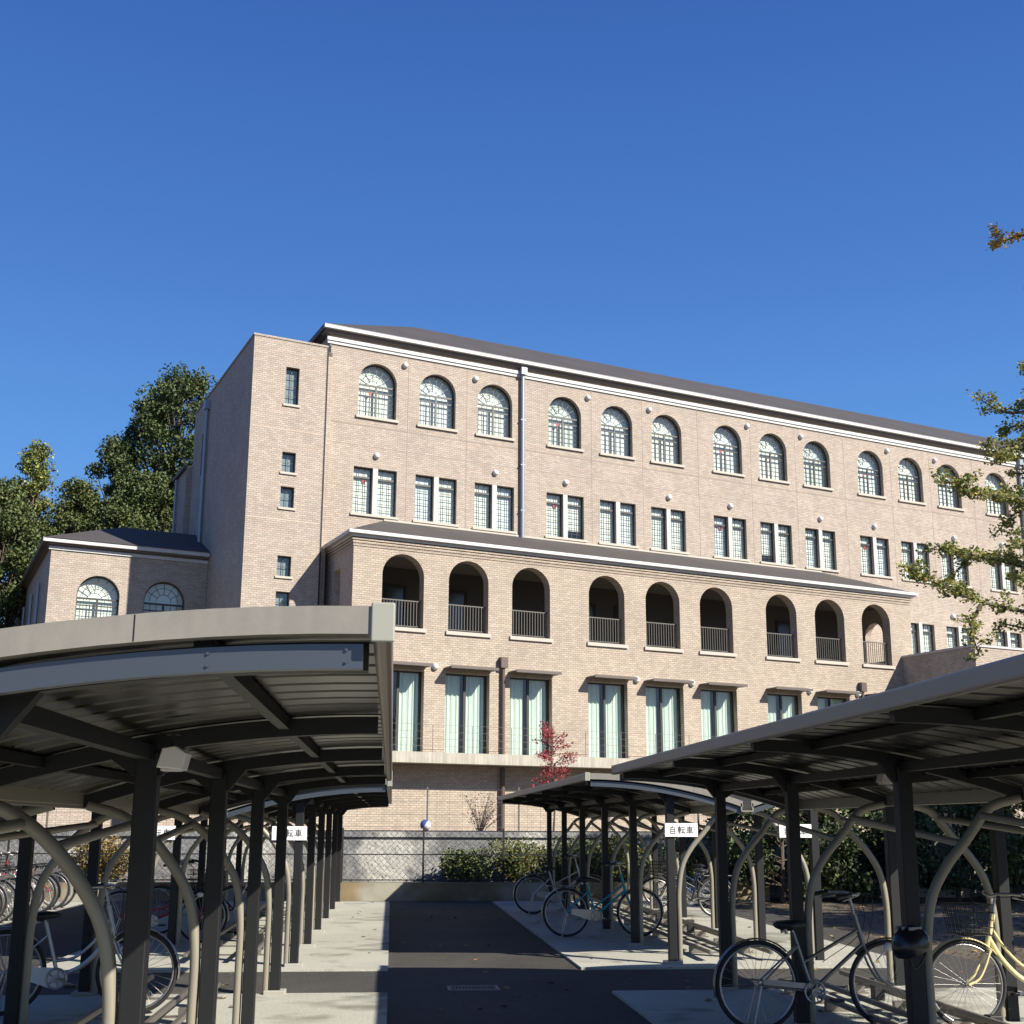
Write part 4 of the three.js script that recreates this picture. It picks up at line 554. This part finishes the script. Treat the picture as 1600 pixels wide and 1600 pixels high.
tree('broadleaf_tree', 'spreading evergreen tree at the yard edge, nearer the parking lane', 'tree', 17.5, -0.03, 12.5, 9.0, 3.6, { seed: 91, clumps: 70, per: 200, leaf: 0.2, low: 0.3, group: 'trees along the yard edge' });
tree('broadleaf_tree', 'spreading evergreen tree at the yard edge, beyond the second ginkgo', 'tree', 20.5, -0.03, 18.5, 9.5, 3.8, { seed: 92, clumps: 70, per: 200, leaf: 0.2, low: 0.3, group: 'trees along the yard edge' });
// young red maple and small shrub on the terrace
{ const t = thing('red_maple', 'young maple tree with bright red leaves behind the retaining wall', 'tree', [4.0, 1.28, -31]), r = rng(51), L = [taper([V(0, 0, 0), V(0.05, 1.0, 0), V(-0.03, 1.9, 0), V(0.02, 2.75, 0)], 0.03, 0.006, 10, 6)], pts = [];
  for (let i = 0; i < 34; i++) { const h = 0.9 + 1.75 * (i / 34), a = r() * 2 * PI, l = (0.85 - 0.5 * (i / 34)) * (0.5 + 0.6 * r()), s = V(0, h, 0), e = V(Math.cos(a) * l, h + 0.05 + 0.2 * r(), Math.sin(a) * l); L.push(taper([s, s.clone().lerp(e, 0.5).add(V(0, 0.04, 0)), e], 0.008, 0.003, 4, 4)); for (let k = 0; k < 84; k++) { const f = 0.35 + 0.75 * r(); pts.push(s.clone().lerp(e, f).add(V((r() - 0.5) * 0.24, (r() - 0.5) * 0.11, (r() - 0.5) * 0.24))); } }
  part(t, 'trunk', L, M.bark); part(t, 'crown', leafMesh(pts, 0.044, MAPLE, r, 'fan'), leafThin); }
{ const t = thing('bare_shrub', 'small sparse brownish shrub on the terrace before the basement wall', 'shrub', [2.15, 1.28, -30.5]), r = rng(53), L = [], pts = []; for (let i = 0; i < 40; i++) { const a = r() * 2 * PI, l = 0.2 + 0.35 * r(), h = 0.4 + 0.75 * r(), e = V(Math.cos(a) * l, h, Math.sin(a) * l); L.push(taper([V(0, 0, 0), V(e.x * 0.35, h * 0.5, e.z * 0.35), e], 0.008, 0.002, 5, 4)); for (let k = 0; k < 7; k++) pts.push(e.clone().multiplyScalar(0.45 + 0.6 * r()).add(V((r() - 0.5) * 0.12, (r() - 0.5) * 0.12, (r() - 0.5) * 0.12))); }
  part(t, 'stems', L, M.bark); part(t, 'foliage', leafMesh(pts, 0.05, [[0.10, 0.05, 0.045], [0.14, 0.07, 0.05], [0.07, 0.05, 0.04]], r), leafMat); }
// shrubs in the planting bed
function shrub(X, y, Z, w, h, colours, seed, label, leaf = 0.07, n = 2600, group_ = 'shrubs along the retaining wall') {
  const t = thing('shrub', label, 'shrub', [X, y, -Z], 0, group_), r = rng(seed), L = [], pts = [];
  const c = []; for (let i = 0; i < 16; i++) { const a = r() * 2 * PI, d = w * 0.75 * Math.sqrt(r()); c.push(V(Math.cos(a) * d, h * (0.3 + 0.55 * r()), Math.sin(a) * Math.min(d, 0.45))); L.push(taper([V(0, 0, 0), V(c[i].x * 0.4, c[i].y * 0.6, c[i].z * 0.4), c[i]], 0.015, 0.004, 5, 4)); }
  for (let i = 0; i < n; i++) { const q = c[Math.floor(r() * 16)], u = 2 * r() - 1, b = r() * 2 * PI, s = Math.sqrt(1 - u * u), rr = (0.25 + 0.14 * w) * Math.cbrt(r()); pts.push(V(q.x + rr * s * Math.cos(b), Math.max(0.02, q.y + rr * u * 0.9), q.z + rr * s * Math.sin(b) * 0.8)); }
  part(t, 'stems', L, M.bark); part(t, 'foliage', leafMesh(pts, leaf, colours, r), leafMat);
}
const GOLD = [[0.14, 0.15, 0.03], [0.10, 0.13, 0.03], [0.06, 0.085, 0.025], [0.20, 0.17, 0.035]];
shrub(1.75, 0.33, 27.75, 0.6, 0.6, OLIVE, 61, 'low green shrub by the bare wall, first of the planted row');
shrub(2.75, 0.33, 27.75, 0.75, 0.85, GOLD, 62, 'yellow green shrub next to the lowest shrub of the row', 0.07, 3200);
shrub(3.9, 0.33, 27.75, 0.75, 0.85, [...OLIVE, ...GREEN], 63, 'dark green shrub behind the silver bicycle', 0.07, 3200);
shrub(5.1, 0.33, 27.75, 0.8, 0.9, GOLD, 64, 'golden green shrub behind the black basket bicycle', 0.07, 3200);
shrub(6.4, 0.33, 27.75, 0.8, 1.0, [...OLIVE, ...GREEN], 65, 'dark shrub at the end of the kerb', 0.07, 3200);
shrub(-6.1, 0.33, 27.75, 0.7, 0.95, [[0.24, 0.16, 0.03], [0.20, 0.12, 0.03], [0.12, 0.11, 0.03]], 66, 'orange leaved shrub beyond the dark shelter posts', 0.07, 3000);
// dark evergreens at the right behind the shelters
const grove = 'evergreens behind the right hand shelters';
[[8.4, 26.6, 3.0, 1.5, 71, 'dark evergreen at the end of the kerb and shrubs'], [10.4, 27.4, 2.7, 1.6, 72, 'dark evergreen before the wall behind the yellow bicycle'], [12.5, 27.0, 2.8, 1.6, 73, 'dark evergreen beneath the ginkgo limbs'], [14.9, 27.6, 3.0, 1.7, 74, 'dark evergreen behind the ginkgo trunk'], [17.4, 26.8, 3.2, 1.8, 75, 'dark evergreen beyond the ginkgo trunk']].forEach(([x, z, h, w, s, lab]) => tree('evergreen_tree', lab, 'tree', x, -0.03, z, h, w, { seed: s, clumps: 60, per: 260, leaf: 0.10, low: 0.1, colours: [...DARK, ...GREEN], group: grove }));
// fallen leaves
{ const r = rng(81), n = 5200, g = leafMesh([V(0, 0, 0)], 0.07, [[1, 1, 1]], rng(3), 'fan'); g.deleteAttribute('color'); g.rotateZ(0);
  const flat = new THREE.BufferGeometry(); flat.setAttribute('position', new THREE.Float32BufferAttribute([-0.035, 0, 0, 0, 0.008, 0.03, 0.035, 0.002, 0, -0.035, 0, 0, 0.035, 0.002, 0, 0, 0.01, -0.03], 3)); flat.setAttribute('uv', new THREE.Float32BufferAttribute(new Float32Array(12), 2)); flat.computeVertexNormals();
  const m = new THREE.InstancedMesh(flat, new THREE.MeshStandardMaterial({ color: 0xffffff, roughness: 0.9, side: THREE.DoubleSide }), n); m.name = 'fallen_leaves'; tag(m, 'brown and yellow fallen leaves scattered over the bare earth', 'leaves', null, 'stuff'); m.castShadow = m.receiveShadow = true;
  const d = new THREE.Object3D(), cs = [[0.26, 0.17, 0.06], [0.17, 0.10, 0.05], [0.12, 0.08, 0.05], [0.30, 0.22, 0.08]];
  for (let i = 0; i < n; i++) { const lane = i % 26 === 0, x = lane ? -3.5 + 10 * r() : 6.3 + 11 * Math.pow(r(), 0.9), z = lane ? 10 + 16.5 * r() : 7 + 20.5 * r(); const onPad = (x < 0 && x > -3.8) || (x > 2.13 && x < 6.05) ? 0.03 : lane ? 0.006 : -0.022; d.position.set(x, onPad, -z); d.rotation.set((r() - 0.5) * 0.5, r() * 6.28, (r() - 0.5) * 0.5); d.scale.setScalar(0.5 + 0.8 * r()); d.updateMatrix(); m.setMatrixAt(i, d.matrix); m.setColorAt(i, lin(...cs[Math.floor(r() * 4)])); }
  scene.add(m); }

scene.traverse((o) => { if (o.isMesh) { o.castShadow = true; o.receiveShadow = true; } });
renderer.render(scene, camera);
